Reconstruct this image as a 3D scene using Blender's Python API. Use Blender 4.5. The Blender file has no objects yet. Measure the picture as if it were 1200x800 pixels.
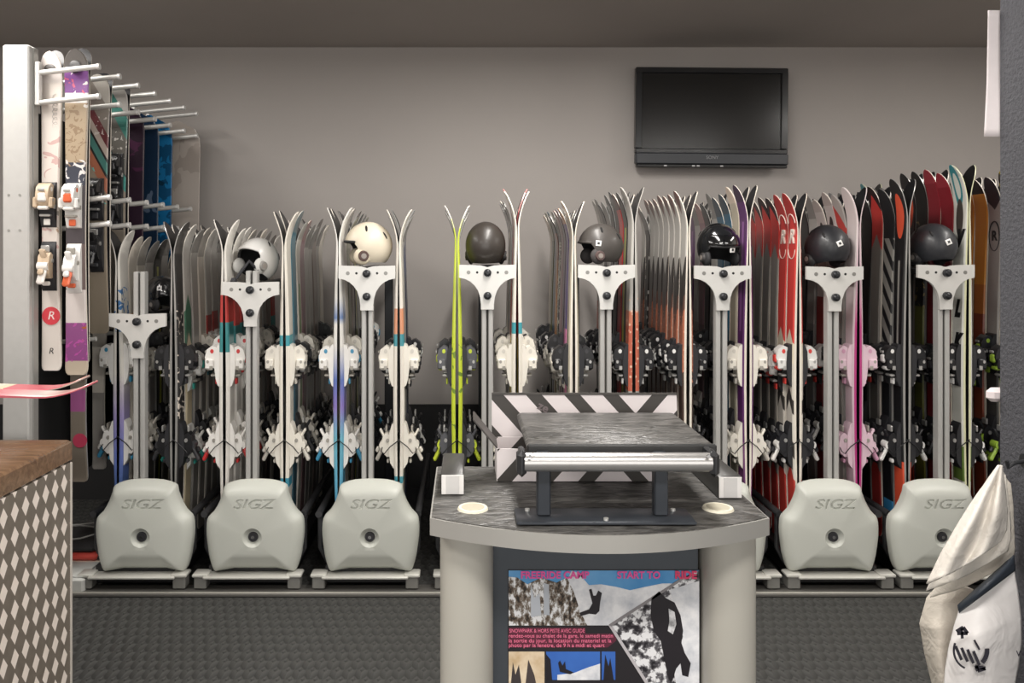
import bpy, math, random
from math import sin, cos, pi, radians as RAD, sqrt
from mathutils import Vector, Matrix
random.seed(7)
SC = bpy.context.scene
COL = SC.collection

# ---------------------------------------------------------------- camera
CX, CY, F, EYE = 545.0, 293.0, 950.0, 1.63
cam = bpy.data.cameras.new('camera'); camo = bpy.data.objects.new('camera', cam); COL.objects.link(camo)
camo.location = (0, 0, EYE); camo.rotation_euler = (pi/2, 0, 0)
cam.sensor_width = 36; cam.lens = 36*F/1200; cam.shift_x = (600-CX)/1200; cam.shift_y = (CY-400)/1200
cam.clip_start = 0.05
SC.camera = camo
SC.view_settings.view_transform = 'Standard'; SC.view_settings.look = 'None'
SC.view_settings.gamma = 1; SC.view_settings.use_curve_mapping = False
SC.view_settings.exposure = -0.14
def W(px, py, d): return Vector(((px-CX)*d/F, d, EYE-(py-CY)*d/F))

# ---------------------------------------------------------------- materials
def lin(h):
    if not isinstance(h, str): return (*h[:3], 1)
    h = h.lstrip('#'); o = []
    for i in (0, 2, 4):
        c = int(h[i:i+2], 16)/255
        o.append(c/12.92 if c <= .04045 else ((c+.055)/1.055)**2.4)
    return (*o, 1)
class NT:
    def __init__(s, name):
        s.m = bpy.data.materials.new(name); s.m.use_nodes = True
        s.t = s.m.node_tree; s.b = s.t.nodes['Principled BSDF']
    def n(s, typ, **kw):
        x = s.t.nodes.new(typ)
        for k, v in kw.items(): setattr(x, k, v)
        return x
    def l(s, a, b): s.t.links.new(a, b)
    def math(s, op, a, b=None, c=None, clamp=False):
        x = s.n('ShaderNodeMath', operation=op, use_clamp=clamp)
        for i, v in enumerate((a, b, c)):
            if v is None: continue
            if isinstance(v, (int, float)): x.inputs[i].default_value = v
            else: s.l(v, x.inputs[i])
        return x.outputs[0]
    def mix(s, f, a, b):
        x = s.n('ShaderNodeMix', data_type='RGBA')
        for i, v in ((0, f), (6, a), (7, b)):
            if isinstance(v, (int, float)): x.inputs[i].default_value = v
            elif isinstance(v, (tuple, str)): x.inputs[i].default_value = lin(v)
            else: s.l(v, x.inputs[i])
        return x.outputs[2]
    def obj(s): return s.n('ShaderNodeTexCoord').outputs['Object']
    def sep(s, v):
        x = s.n('ShaderNodeSeparateXYZ'); s.l(v, x.inputs[0]); return x.outputs
    def noise(s, v, scale, detail=3, rough=.5, dist=0, col=False):
        x = s.n('ShaderNodeTexNoise'); s.l(v, x.inputs['Vector'])
        x.inputs['Scale'].default_value = scale; x.inputs['Detail'].default_value = detail
        x.inputs['Roughness'].default_value = rough; x.inputs['Distortion'].default_value = dist
        return x.outputs[1 if col else 0]
    def ramp(s, f, stops, interp='LINEAR'):
        x = s.n('ShaderNodeValToRGB'); r = x.color_ramp; r.interpolation = interp
        while len(r.elements) < len(stops): r.elements.new(1)
        for e, (p, c) in zip(r.elements, stops): e.position = p; e.color = lin(c)
        s.l(f, x.inputs[0]); return x.outputs[0]
    def bump(s, h, strength, dist=.01):
        x = s.n('ShaderNodeBump'); x.inputs['Strength'].default_value = strength; x.inputs['Distance'].default_value = dist
        s.l(h, x.inputs['Height']); s.l(x.outputs[0], s.b.inputs['Normal'])
    def set(s, color=None, rough=.5, metal=0, spec=None, coat=0):
        if color is not None:
            if isinstance(color, (str, tuple)): s.b.inputs['Base Color'].default_value = lin(color)
            else: s.l(color, s.b.inputs['Base Color'])
        s.b.inputs['Roughness'].default_value = rough; s.b.inputs['Metallic'].default_value = metal
        if spec is not None: s.b.inputs['Specular IOR Level'].default_value = spec
        if coat: s.b.inputs['Coat Weight'].default_value = coat; s.b.inputs['Coat Roughness'].default_value = .15
        return s.m
_mc = {}
def M(color, rough=.5, metal=0, var=.06, scale=30, bump=0, coat=0):
    key = (color, rough, metal, var, scale, bump, coat)
    if key in _mc: return _mc[key]
    t = NT('mat_%d' % len(_mc)); c = lin(color)
    nz = t.noise(t.obj(), scale, 3)
    a = tuple(max(0, x*(1-var)) for x in c[:3]); b = tuple(min(1, x*(1+var)) for x in c[:3])
    t.set(t.mix(nz, (*a, 1), (*b, 1)), rough, metal, None, coat)
    if bump: t.bump(t.noise(t.obj(), scale*4, 2), bump, .004)
    _mc[key] = t.m
    return t.m
BLACK = M('141416', .45); RUBBER = M('1c1c1e', .7, bump=.1); ALU = M('b3b2af', .42, .25, .04, 60)
LIGHTALU = M('d2d1cd', .4, .3, .03, 60); STEEL = M('c9c9c9', .22, 1, .03, 40); DARKMET = M('2a2b2e', .4, .3)
WHITE = M('e9e7e3', .4); CREAM = M('ddd3bf', .35, coat=.4); SHELL = M('bcbeb6', .42, 0, .02, 200)
SLOT = M('55544f', .6, .3)

# ---------------------------------------------------------------- mesh builder
class MB:
    def __init__(s): s.v = []; s.f = []; s.mi = []; s.T = Matrix()
    def add(s, vs, fs, mi=0):
        b = len(s.v); s.v += [s.T @ Vector(p) for p in vs]
        s.f += [tuple(b+i for i in f) for f in fs]; s.mi += [mi]*len(fs); return s
    def box(s, c, d, mi=0, ch=0, rot=None):
        x, y, z = d[0]/2, d[1]/2, d[2]/2
        R = rot if rot is not None else Matrix(); c = Vector(c)
        R = Matrix.Translation(c) @ R.to_4x4()
        if ch <= 0:
            vs = [(a*x, b*y, e*z) for a in (-1, 1) for b in (-1, 1) for e in (-1, 1)]
            fs = [(0, 1, 3, 2), (4, 6, 7, 5), (0, 4, 5, 1), (2, 3, 7, 6), (0, 2, 6, 4), (1, 5, 7, 3)]
            return s.add([R @ Vector(p) for p in vs], fs, mi)
        ch = min(ch, x*.9, y*.9, z*.9)
        prof = [(-x+ch, -y), (x-ch, -y), (x, -y+ch), (x, y-ch), (x-ch, y), (-x+ch, y), (-x, y-ch), (-x, -y+ch)]
        sx, sy = (x-ch)/x, (y-ch)/y
        vs = []
        for zz, k in ((-z, 1), (-z+ch, 0), (z-ch, 0), (z, 1)):
            for (a, b) in prof: vs.append((a*sx if k else a, b*sy if k else b, zz))
        fs = []
        for r in range(3):
            for i in range(8):
                j = (i+1) % 8; fs.append((r*8+i, r*8+j, r*8+8+j, r*8+8+i))
        fs += [tuple(range(7, -1, -1)), tuple(range(24, 32))]
        return s.add([R @ Vector(p) for p in vs], fs, mi)
    def cyl(s, p0, p1, r, n=16, mi=0, r1=None, caps=True, capmi=None):
        p0, p1 = Vector(p0), Vector(p1); d = (p1-p0).normalized()
        a = d.orthogonal().normalized(); b = d.cross(a); r1 = r if r1 is None else r1
        vs = [p0+(a*cos(2*pi*i/n)+b*sin(2*pi*i/n))*r for i in range(n)]+[p1+(a*cos(2*pi*i/n)+b*sin(2*pi*i/n))*r1 for i in range(n)]
        s.add(vs, [(i, (i+1) % n, n+(i+1) % n, n+i) for i in range(n)], mi)
        if caps: s.add(vs, [tuple(range(n-1, -1, -1)), tuple(range(n, 2*n))], mi if capmi is None else capmi)
        return s
    def tube(s, pts, r, n=8, mi=0):
        pts = [Vector(p) for p in pts]; vs = []; prev = None
        for k, p in enumerate(pts):
            d = (pts[min(k+1, len(pts)-1)]-pts[max(k-1, 0)]).normalized()
            a = d.orthogonal().normalized() if prev is None else (prev-d*prev.dot(d)).normalized()
            prev = a; b = d.cross(a)
            vs += [p+(a*cos(2*pi*i/n)+b*sin(2*pi*i/n))*r for i in range(n)]
        m = len(pts)
        fs = [(k*n+i, k*n+(i+1) % n, k*n+n+(i+1) % n, k*n+n+i) for k in range(m-1) for i in range(n)]
        fs += [tuple(range(n-1, -1, -1)), tuple(range((m-1)*n, m*n))]
        return s.add(vs, fs, mi)
    def prism(s, outline, a0, a1, axis='y', mi=0):
        n = len(outline)
        def P(u, w, a): return {'y': (u, a, w), 'x': (a, u, w), 'z': (u, w, a)}[axis]
        vs = [P(u, w, a0) for u, w in outline]+[P(u, w, a1) for u, w in outline]
        fs = [(i, (i+1) % n, n+(i+1) % n, n+i) for i in range(n)]+[tuple(range(n-1, -1, -1)), tuple(range(n, 2*n))]
        return s.add(vs, fs, mi)
    def ell(s, c, r, n=16, m=10, mi=0, rot=None):
        R = Matrix.Translation(Vector(c)) @ (rot.to_4x4() if rot is not None else Matrix())
        vs = [R @ Vector((0, 0, r[2]))]
        for j in range(1, m):
            t = pi*j/m
            for i in range(n): vs.append(R @ Vector((r[0]*sin(t)*cos(2*pi*i/n), r[1]*sin(t)*sin(2*pi*i/n), r[2]*cos(t))))
        vs.append(R @ Vector((0, 0, -r[2])))
        fs = [(0, 1+i, 1+(i+1) % n) for i in range(n)]
        for j in range(m-2):
            for i in range(n):
                a = 1+j*n+i; b = 1+j*n+(i+1) % n; fs.append((a, a+n, b+n, b))
        l = len(vs)-1; o = 1+(m-2)*n
        fs += [(l, o+(i+1) % n, o+i) for i in range(n)]
        return s.add(vs, fs, mi)
    def grid(s, fn, nu, nv, mi=0):
        vs = [fn(i/nu, j/nv) for j in range(nv+1) for i in range(nu+1)]
        return s.add(vs, [(j*(nu+1)+i, j*(nu+1)+i+1, (j+1)*(nu+1)+i+1, (j+1)*(nu+1)+i) for j in range(nv) for i in range(nu)], mi)
    def mesh(s, name, mats, smooth=True, ang=38):
        me = bpy.data.meshes.new(name); me.from_pydata([tuple(p) for p in s.v], [], s.f)
        for m in (mats if isinstance(mats, (list, tuple)) else [mats]): me.materials.append(m)
        me.polygons.foreach_set('material_index', s.mi)
        fix(me, smooth, ang); return me
    def build(s, name, mats, parent=None, loc=None, smooth=True, ang=38):
        return link(name, s.mesh(name, mats, smooth, ang), parent, loc)
def fix(me, smooth=True, ang=38):
    import bmesh
    bm = bmesh.new(); bm.from_mesh(me); bmesh.ops.recalc_face_normals(bm, faces=bm.faces); bm.to_mesh(me); bm.free()
    me.polygons.foreach_set('use_smooth', [smooth]*len(me.polygons))
    if smooth: me.set_sharp_from_angle(angle=RAD(ang))
    me.update()
def link(name, me, parent=None, loc=None, rz=0):
    o = bpy.data.objects.new(name, me); COL.objects.link(o)
    if parent is not None: o.parent = parent
    if loc is not None: o.location = loc
    if rz: o.rotation_euler = (0, 0, rz)
    return o
def thing(name, label, cat, loc=(0, 0, 0), group=None):
    o = bpy.data.objects.new(name, None); COL.objects.link(o); o.location = loc; o.empty_display_size = .05
    return tag(o, label, cat, group)
def tag(o, label, cat, group=None):
    o['label'] = label; o['category'] = cat
    if group: o['group'] = group
    return o
def struct(o): o['kind'] = 'structure'; return o
def text_mesh(body, size, extrude=.001, shear=0, sx=1, bold=0, spacing=1):
    c = bpy.data.curves.new('lettering', 'FONT'); c.body = body; c.size = size; c.extrude = extrude; c.shear = shear
    c.align_x = 'CENTER'; c.align_y = 'CENTER'; c.offset = bold; c.space_character = spacing; c.resolution_u = 3
    o = bpy.data.objects.new('lettering', c); COL.objects.link(o)
    dg = bpy.context.evaluated_depsgraph_get(); dg.update()
    me = bpy.data.meshes.new_from_object(o.evaluated_get(dg)); bpy.data.objects.remove(o); bpy.data.curves.remove(c)
    me.transform(Matrix.Diagonal((sx, 1, 1, 1)))
    me.materials.clear(); return me
def text(name, body, size, mat, parent, loc, rot, **kw):
    me = text_mesh(body, size, **kw); me.materials.append(mat)
    o = link(name, me, parent, loc); o.rotation_euler = rot; return o
def copy_thing(root, loc=None, rot=None):
    r = root.copy(); COL.objects.link(r)
    if loc is not None: r.location = loc
    if rot is not None: r.rotation_euler = rot
    for ch in root.children:
        c = ch.copy(); COL.objects.link(c); c.parent = r
        for g in ch.children:
            d = g.copy(); COL.objects.link(d); d.parent = c
    return r

# ---------------------------------------------------------------- room
BACK, CEIL = 5.32, 2.96
t = NT('wall_paint'); nz = t.noise(t.obj(), 1.2, 4); t.set(t.mix(nz, 'aca6a2', 'b4aea9'), .75); t.bump(t.noise(t.obj(), 90, 2), .08, .004); WALLM = t.m
t = NT('ceiling_paint'); t.set(t.mix(t.noise(t.obj(), 2, 3), 'a8a29c', 'b0aaa4'), .9); CEILM = t.m
t = NT('floor_mat'); v = t.obj(); x, y, z = t.sep(v)
# interlocking raised scales of a rubber mat
def tri(t, e, per):
    a = t.math('DIVIDE', e, per); a = t.math('FRACT', a); a = t.math('SUBTRACT', a, .5); return t.math('ABSOLUTE', a)
row = t.math('FLOOR', t.math('DIVIDE', y, .07)); odd = t.math('MULTIPLY', t.math('MODULO', t.math('ADD', row, 100), 2), .024)
u = tri(t, t.math('ADD', t.math('ADD', x, 40)  , odd), .048); w = t.math('FRACT', t.math('DIVIDE', y, .07))
h = t.math('SUBTRACT', t.math('ADD', w, t.math('MULTIPLY', u, 1.2)), .35)
h = t.math('FRACT', h)
nz = t.noise(v, 3, 4)
colr = t.mix(t.math('MULTIPLY', h, .85), '232322', '4a4a48'); colr = t.mix(t.math('MULTIPLY', nz, .3), colr, '343433')
t.set(colr, .55); t.bump(h, .9, .012); FLOORM = t.m
t = NT('dark_render'); nz = t.noise(t.obj(), 95, 4, .6); t.set(t.mix(nz, '333338', '55555a'), .85); t.bump(nz, .6, .012); DARKW = t.m
def slab(name, lo, hi, mat):
    b = MB(); b.box([(a+c)/2 for a, c in zip(lo, hi)], [c-a for a, c in zip(lo, hi)]); return struct(b.build(name, mat, smooth=False))
XL, XR, YB = -3.4, 3.9, -2.2
slab('floor', (XL-.1, YB-.1, -.1), (XR+.1, BACK+.1, 0), FLOORM)
slab('ceiling', (XL-.1, YB-.1, CEIL), (XR+.1, BACK+.1, CEIL+.1), CEILM)
slab('wall_back', (XL-.1, BACK, 0), (XR+.1, BACK+.1, CEIL), WALLM)
slab('wall_left', (XL-.1, YB, 0), (XL, BACK, CEIL), WALLM)
slab('wall_right', (XR, YB, 0), (XR+.1, BACK, CEIL), WALLM)
slab('wall_front', (XL-.1, YB-.1, 0), (XR+.1, YB, CEIL), WALLM)
WX, WY = 1.40, 2.121
slab('wall_partition', (WX, WY-1.2, 0), (WX+.25, WY, CEIL-.002), DARKW)
slab('dark_strip_back', (XL, BACK-.02, 0), (XR, BACK-.001, .62), M('232324', .7))  # dark strip across the lower part of the back wall

# ---------------------------------------------------------------- lights
SC.world = bpy.data.worlds.new('world'); SC.world.use_nodes = True
SC.world.node_tree.nodes['Background'].inputs[0].default_value = (.5, .5, .52, 1)
SC.world.node_tree.nodes['Background'].inputs[1].default_value = .1
def lamp(x, y, power, sx, sy, where):
    r = thing('ceiling_light', 'white rectangular ceiling light panel '+where, 'ceiling light', (x, y, CEIL), 'ceiling light panels')
    b = MB(); b.box((0, 0, -.03), (sx+.06, sy+.06, .058), ch=.006); b.build('housing', WHITE, r)
    L = bpy.data.lights.new('lamp', 'AREA'); L.shape = 'RECTANGLE'; L.size = sx; L.size_y = sy; L.energy = power; L.color = (1, .96, .91)
    o = bpy.data.objects.new('lamp', L); COL.objects.link(o); o.parent = r; o.location = (0, 0, -.064)
lamp(-2.2, 3.0, 44, .3, 1.6, 'above the perforated counter'); lamp(.45, 3.0, 75, .3, 1.8, 'above the aisle behind the kiosk'); lamp(3.3, 3.0, 44, .3, 1.6, 'beyond the dark partition wall')
lamp(-1.8, .3, 62, 1.2, .3, 'over the open floor by the counter'); lamp(.45, .3, 62, 1.2, .3, 'over the open floor facing the kiosk'); lamp(2.6, .3, 50, 1.2, .3, 'on the far side of the dark partition wall')
# added window frame and area lamp behind the viewpoint, for soft frontal light
wn = MB(); frame_w = .08
for x in (-2.6, -.7, 1.2, 3.1): wn.box((x, YB+.03, 1.45), (.08, .06, 2.3))
for z in (.34, 2.56): wn.box((.25, YB+.03, z), (5.78, .06, .08))
struct(wn.build('added_window_frame', M('5a5c60', .4, .3)))
L = bpy.data.lights.new('front_fill', 'AREA'); L.shape = 'RECTANGLE'; L.size = 5.6; L.size_y = 2.1; L.energy = 105; L.color = (1, .98, .95)
o = bpy.data.objects.new('front_fill', L); COL.objects.link(o); o.location = (.25, YB+.07, 1.45); o.rotation_euler = (pi/2, 0, 0)

# ---------------------------------------------------------------- ski designs
def ski_mat(name, stops, k=0, diag=0, ov=None, lerp=False, L=1.68):
    """stops: (position tail->tip, colour); k: pointed boundaries; ov: list of (kind, colour, scale, thr, lo, hi)"""
    t = NT('ski_'+name); v = t.obj(); x, y, z = t.sep(v)
    gz = t.sep(t.n('ShaderNodeTexCoord').outputs['Generated'])[2]
    p = gz
    if k: p = t.math('ADD', p, t.math('MULTIPLY', t.math('ABSOLUTE', y), k))
    if diag: p = t.math('ADD', p, t.math('MULTIPLY', y, diag))
    c = t.ramp(p, stops, 'LINEAR' if lerp else 'CONSTANT')
    q = gz
    for (kind, colr, scale, thr, lo, hi) in (ov or []):
        if kind == 'noise': g = t.noise(v, scale, 2, .5, 1.5)
        elif kind == 'dots':
            n = t.n('ShaderNodeTexVoronoi'); n.inputs['Scale'].default_value = scale; t.l(v, n.inputs['Vector'])
            g = t.math('SUBTRACT', 1, n.outputs['Distance'])
        elif kind == 'slash':   # oblique bars
            g = t.math('FRACT', t.math('MULTIPLY', t.math('ADD', z, t.math('MULTIPLY', y, 1.3)), scale))
        elif kind == 'line':    # a stripe along the middle
            g = t.math('SUBTRACT', 1, t.math('MULTIPLY', t.math('ABSOLUTE', y), scale))
        elif kind == 'oval':    # an oval centred at lo
            a = t.math('DIVIDE', t.math('SUBTRACT', q, lo), .045); b = t.math('DIVIDE', y, .026)
            g = t.math('SUBTRACT', 1, t.math('SQRT', t.math('ADD', t.math('MULTIPLY', a, a), t.math('MULTIPLY', b, b))))
        m = t.math('GREATER_THAN', g, thr)
        if kind != 'oval':
            m = t.math('MULTIPLY', m, t.math('MULTIPLY', t.math('GREATER_THAN', q, lo), t.math('LESS_THAN', q, hi)))
        c = t.mix(m, c, colr)
    return t.set(c, .3, 0, None, .3)
SIDEW = M('e4ddd0', .35); SIDEG = M('a9a8a4', .3, .4); SIDEB = M('26262a', .4); BASE = M('17171a', .35, var=.2)
NEON = M('c9d83a', .4)
GREY = 'a8a5a0'
D = {}   # name: (words, top material, side material, binding)
def design(name, words, stops, side='w', bind='black', **kw):
    m = ski_mat(name, stops, **kw)
    D[name] = (words, m, {'w': SIDEW, 'g': SIDEG, 'b': SIDEB, 't': m}[side], bind)
design('white_blue', 'white ski with blue flame', [(0, '3f7fb0'), (.3, '6f7fc4'), (.42, 'a79acb'), (.55, 'e6e2da'), (1, 'e6e2da')], 't', 'white_blue', lerp=True, ov=[('noise', '4f7fb4', 18, .52, .68, .82)])
design('cream_plain', 'plain cream ski', [(0, 'd8d0c4'), (.7, 'dcd4c8'), (.73, 'b98a4a'), (.745, 'dcd4c8')], 'w', 'white')
design('cream_grey', 'cream and grey ski', [(0, '8f8b86'), (.5, 'cfc8bd'), (.9, '9a958e')], 'w', 'white')
design('black_yellow', 'black ski with yellow stripe', [(0, '23241f'), (.95, '2e2e2c')], 'g', 'black_white', ov=[('line', 'bdbd3c', 55, .2, .05, .9)])
design('grey_green', 'pale grey ski with green wedge', [(0, 'c3b69a'), (.66, '3f6b55'), (.78, 'b4b1ac')], 'w', 'white_teal', k=1.2)
design('grey_plain', 'plain grey ski', [(0, '8d8a86'), (.6, GREY), (.92, '7f7c78')], 'g', 'black')
design('grey_redteal', 'grey ski with red and teal bands', [(0, 'a8a49e'), (.5, '3d7d86'), (.6, 'a8423f'), (.7, 'b3b0ab')], 'w', 'white_teal')
design('dark_pattern', 'dark ski with pale marks', [(0, '2b2a2a'), (.9, '4a4846')], 'g', 'black', ov=[('noise', 'c8beb2', 22, .6, .4, .75)])
design('white_redteal', 'white ski with red and teal bands', [(0, 'dedad3'), (.5, 'e4e0d9'), (.6, '3f8a8c'), (.69, 'c0403c'), (.77, 'e6e2da')], 't', 'white_red')
design('white_tealbar', 'white ski with teal block', [(0, 'ded8cc'), (.19, '3f8fa6'), (.215, 'e3ddd1'), (.605, '3f97a2'), (.635, 'e3ddd1')], 't', 'white')
design('teal', 'slate teal ski', [(0, '3c5a66'), (.6, '46707f'), (.93, '6d7c80')], 'w', 'black')
design('white_greenline', 'pale ski with green line', [(0, 'c9c4ba'), (.94, 'aaa69e')], 'g', 'white', ov=[('line', '6f8f4a', 40, .3, .3, .8)])
design('brown', 'taupe ski', [(0, '6c5f5a'), (.55, '8b7f78'), (.92, '6d6560')], 'g', 'black')
design('white_violet', 'white ski with blue and violet tail', [(0, '3f8fc0'), (.33, '6fb4c8'), (.42, '8a78bc'), (.5, '5a72b4'), (.6, 'e2e0da'), (.66, 'e2e0da'), (.68, '5b78a8'), (.74, 'e2e0da')], 't', 'white_blue', lerp=True)
design('olive', 'olive green ski', [(0, '3c3c2e'), (.5, '5c5d40'), (.9, '7e7b66')], 'g', 'black')
design('white_orange', 'cream ski with orange and teal bands', [(0, 'ddd6ca'), (.2, '4f9aa8'), (.22, 'e0dacf'), (.6, '3f8d98'), (.635, 'd3906c'), (.71, 'e0dacf')], 't', 'white')
design('navy', 'dark navy ski', [(0, '20263a'), (.8, '2c3550'), (.94, '8f8f90')], 'g', 'black_white')
design('neon', 'neon yellow-green ski', [(0, 'c3d23a'), (.93, 'd8d9a8'), (.96, 'd9d6cf')], 't', 'chrome_neon', ov=[('noise', '6f8a2c', 14, .6, .2, .6)])
design('black_dots', 'black ski with white dots', [(0, '1f1f20'), (.93, '6d6b68')], 'g', 'black_white', ov=[('dots', 'bdbab4', 22, .72, .3, .85)])
design('red_yellow', 'red ski with yellow foot', [(0, 'b9a23c'), (.52, 'c9a63c'), (.58, 'b23a3c'), (.86, '8d3436'), (.93, 'c98f8c')], 't', 'white')
design('cream_beige', 'beige ski', [(0, '8d8878'), (.5, 'b3aa98'), (.95, 'c9b8a8')], 'w', 'black')
design('purple_pink', 'purple ski with pink foot', [(0, 'c06a92'), (.5, 'd77fae'), (.64, '4a3c78'), (.88, '5a4a86'), (.95, 'b5805a')], 'w', 'white')
design('black_purple', 'blackish purple ski', [(0, '2a2430'), (.7, '3c3244'), (.95, '5b3c46')], 'g', 'black')
design('black_lace', 'black and white lace-patterned ski', [(0, '4d5a3c'), (.5, '2a2b28'), (.92, '6d6a60')], 'g', 'white', ov=[('noise', 'c6c6b0', 30, .52, .3, .9)])
design('orange_brown', 'orange brown ski', [(0, '7a6a3a'), (.5, 'a8764a'), (.85, '8d5240'), (.94, '4a4442')], 'g', 'black')
design('blue_deep', 'deep blue ski', [(0, '23303a'), (.5, '2a4f66'), (.9, '31505c')], 'g', 'black_white')
design('mauve', 'dusky mauve ski', [(0, '6d5458'), (.6, '8a6a70'), (.93, '9a7a78')], 'w', 'white')
design('grey_orange', 'grey ski with orange-speckled foot', [(0, 'a5a29c'), (.44, 'b8604a'), (.62, 'c0745a'), (.66, 'b5b2ac'), (.95, 'aaa7a1')], 't', 'black_white', ov=[('dots', 'e0c0a8', 40, .75, .44, .7)])
design('red_plain', 'bright red ski', [(0, '8d2a2c'), (.7, 'b23534'), (.95, '4a2526')], 'w', 'black')
design('black_plain', 'plain black ski', [(0, '1d1d1f'), (.95, '343436')], 'g', 'black_white')
design('grey_pointed', 'light grey ski with dark pointed panel', [(0, '4a3a34'), (.45, 'a8664e'), (.62, '5a4038'), (.66, '2f2c2b'), (.76, 'b2afa9'), (.93, '6a4a46')], 'w', 'black_white', k=-1.2, ov=[('dots', 'c98a70', 45, .74, .45, .66)])
design('purple_deep', 'deep purple ski with white edges', [(0, '7a4a78'), (.3, '5a2a62'), (.84, '56305e'), (.95, '3c2c40')], 'w', 'white', ov=[('line', '8a5a92', 40, .5, .6, .9)])
design('blue_petrol', 'petrol blue ski', [(0, '26404c'), (.6, '23566e'), (.94, '2c3c48')], 'w', 'black')
design('red_logo', 'red ski with double white letter', [(0, 'c9443c'), (.24, 'd8d2c8'), (.3, '3a3634'), (.34, 'd8d2c8'), (.42, '3a3634'), (.46, 'cfc8bc'), (.56, 'd8cdb8'), (.62, 'c9413c'), (.93, 'a83a38')], 'w', 'red_white', k=1.0)
design('red_grey', 'grey ski with red pointed shovel', [(0, 'b8403c'), (.22, '6a6762'), (.5, '8d8a84'), (.86, 'c23c38'), (.975, '2b2022')], 'w', 'red_white', k=.9)
design('blue_white', 'blue ski with white rim', [(0, '3c6a94'), (.9, '3f78a8'), (.95, 'dfe0e0')], 'w', 'black')
MAG = M('b0347a', .35)
D['pink_white'] = ('pale pink ski with magenta edge', ski_mat('pink_white', [(0, 'd9b8c8'), (.55, 'd8c0c8'), (.75, 'd5c9c8'), (1, 'cfc6c4')], lerp=True), ski_mat('pink_edge', [(0, 'b0347a'), (.62, 'b8407f'), (.74, 'd3b6c0'), (1, 'd5cac8')], lerp=True), 'pink')
design('white_redblack', 'white ski with red and black oval', [(0, '7a2a2c'), (.5, '99302f'), (.7, 'b9b2ae'), (.96, 'a89f9a')], 'w', 'red_white', ov=[('oval', '2a2425', 1, .0, .885, 1)])
design('silver_red', 'silver ski with red streak', [(0, '8d8984'), (.9, 'a9a49f')], 'g', 'black', ov=[('slash', 'b8453f', 3, .7, .8, .97)])
design('black_orange', 'black ski with orange oval shovel', [(0, 'd8553a'), (.24, '1c1c1e'), (.95, '232324')], 'g', 'black_white', ov=[('oval', 'd8553a', 1, -.35, .9, 1), ('line', '8f8d88', 60, .5, .5, .78)])
design('black_silver', 'black ski with silver lettering bars', [(0, '3a86b8'), (.12, '222326'), (.95, '222326')], 'g', 'silver', ov=[('slash', '9a9892', 9, .45, .55, .86)])
design('dark_brown', 'dark red-brown ski', [(0, '2e2422'), (.6, '4a2c28'), (.95, '3a2c2a')], 'g', 'black')
D['white_letters'] = ('white ski with bold black lettering', ski_mat('white_letters', [(0, 'e0e0d8'), (.18, '66803c'), (.27, 'e0e0d8'), (.965, 'c9cbc2')], ov=[('oval', '3f8f96', 1, -.25, .945, 1), ('oval', 'dfe2d8', 1, .25, .945, 1), ('oval', '4a4540', 1, -.1, .862, 1)]), M('d6d6b0', .35), 'black_white')
design('crimson', 'crimson ski', [(0, '7a1f28'), (.7, '8d2530'), (.96, 'a03540')], 'w', 'black', ov=[('slash', 'b8727a', 12, .7, .7, .8)])
design('black_gold', 'black ski with gold flecks', [(0, '8a8a3c'), (.3, '6a6c34'), (.62, '1e1d1c'), (.95, '232222')], 'g', 'silver', ov=[('noise', '8d7a4a', 16, .62, .62, .86)])
design('orange', 'orange ski with black tip', [(0, '9a4a30'), (.62, 'cf8038'), (.7, 'e8a040'), (.955, '2a2624')], 'w', 'black_neon')
design('grey_logo', 'grey ski with round black logo', [(0, '4a4846'), (.5, 'a09c98'), (.91, '2c2d33')], 'w', 'black_neon', k=-.5)
design('blue_yellow', 'blue ski with yellow and black tip', [(0, '2c5a94'), (.78, '2f66a4'), (.84, '3a3a34')], 'w', 'black_neon', ov=[('noise', 'c8b83c', 14, .5, .84, 1)])

# ---------------------------------------------------------------- ski geometry
def width_at(v, tip, waist, tail):
    if v < .42: w = waist+(tail-waist)*((.42-v)/.42)**1.7
    elif v < .9: w = waist+(tip-waist)*((v-.42)/.48)**1.7
    elif v < .94: w = tip*(1-.03*(v-.9)/.04)
    else:
        q = (v-.94)/.06; w = tip*.97*max(0.0, 1-q**2.2)**.55
    if v < .025: w *= .72+.28*sqrt(max(0, 1-((.025-v)/.025)**2))
    return w/2
STN = [0, .006, .014, .025, .06, .12, .2, .28, .36, .44, .52, .6, .68, .76, .82, .86, .89, .91, .93, .945, .955, .965, .975, .983, .99, .996, 1]
def surf(v, rise):
    camber = .0015+.0065*max(0, sin(pi*(v-.05)/.81)) if .05 < v < .86 else .0015
    tipb = rise*((v-.88)/.12)**1.7 if v > .88 else 0
    tailb = .006*((.05-v)/.05)**2 if v < .05 else 0
    th = .0075+.0115*max(0, sin(pi*min(1, max(0, (v-.01)/.9))))**.8
    return camber+tipb+tailb, th
_sk = {}
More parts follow.
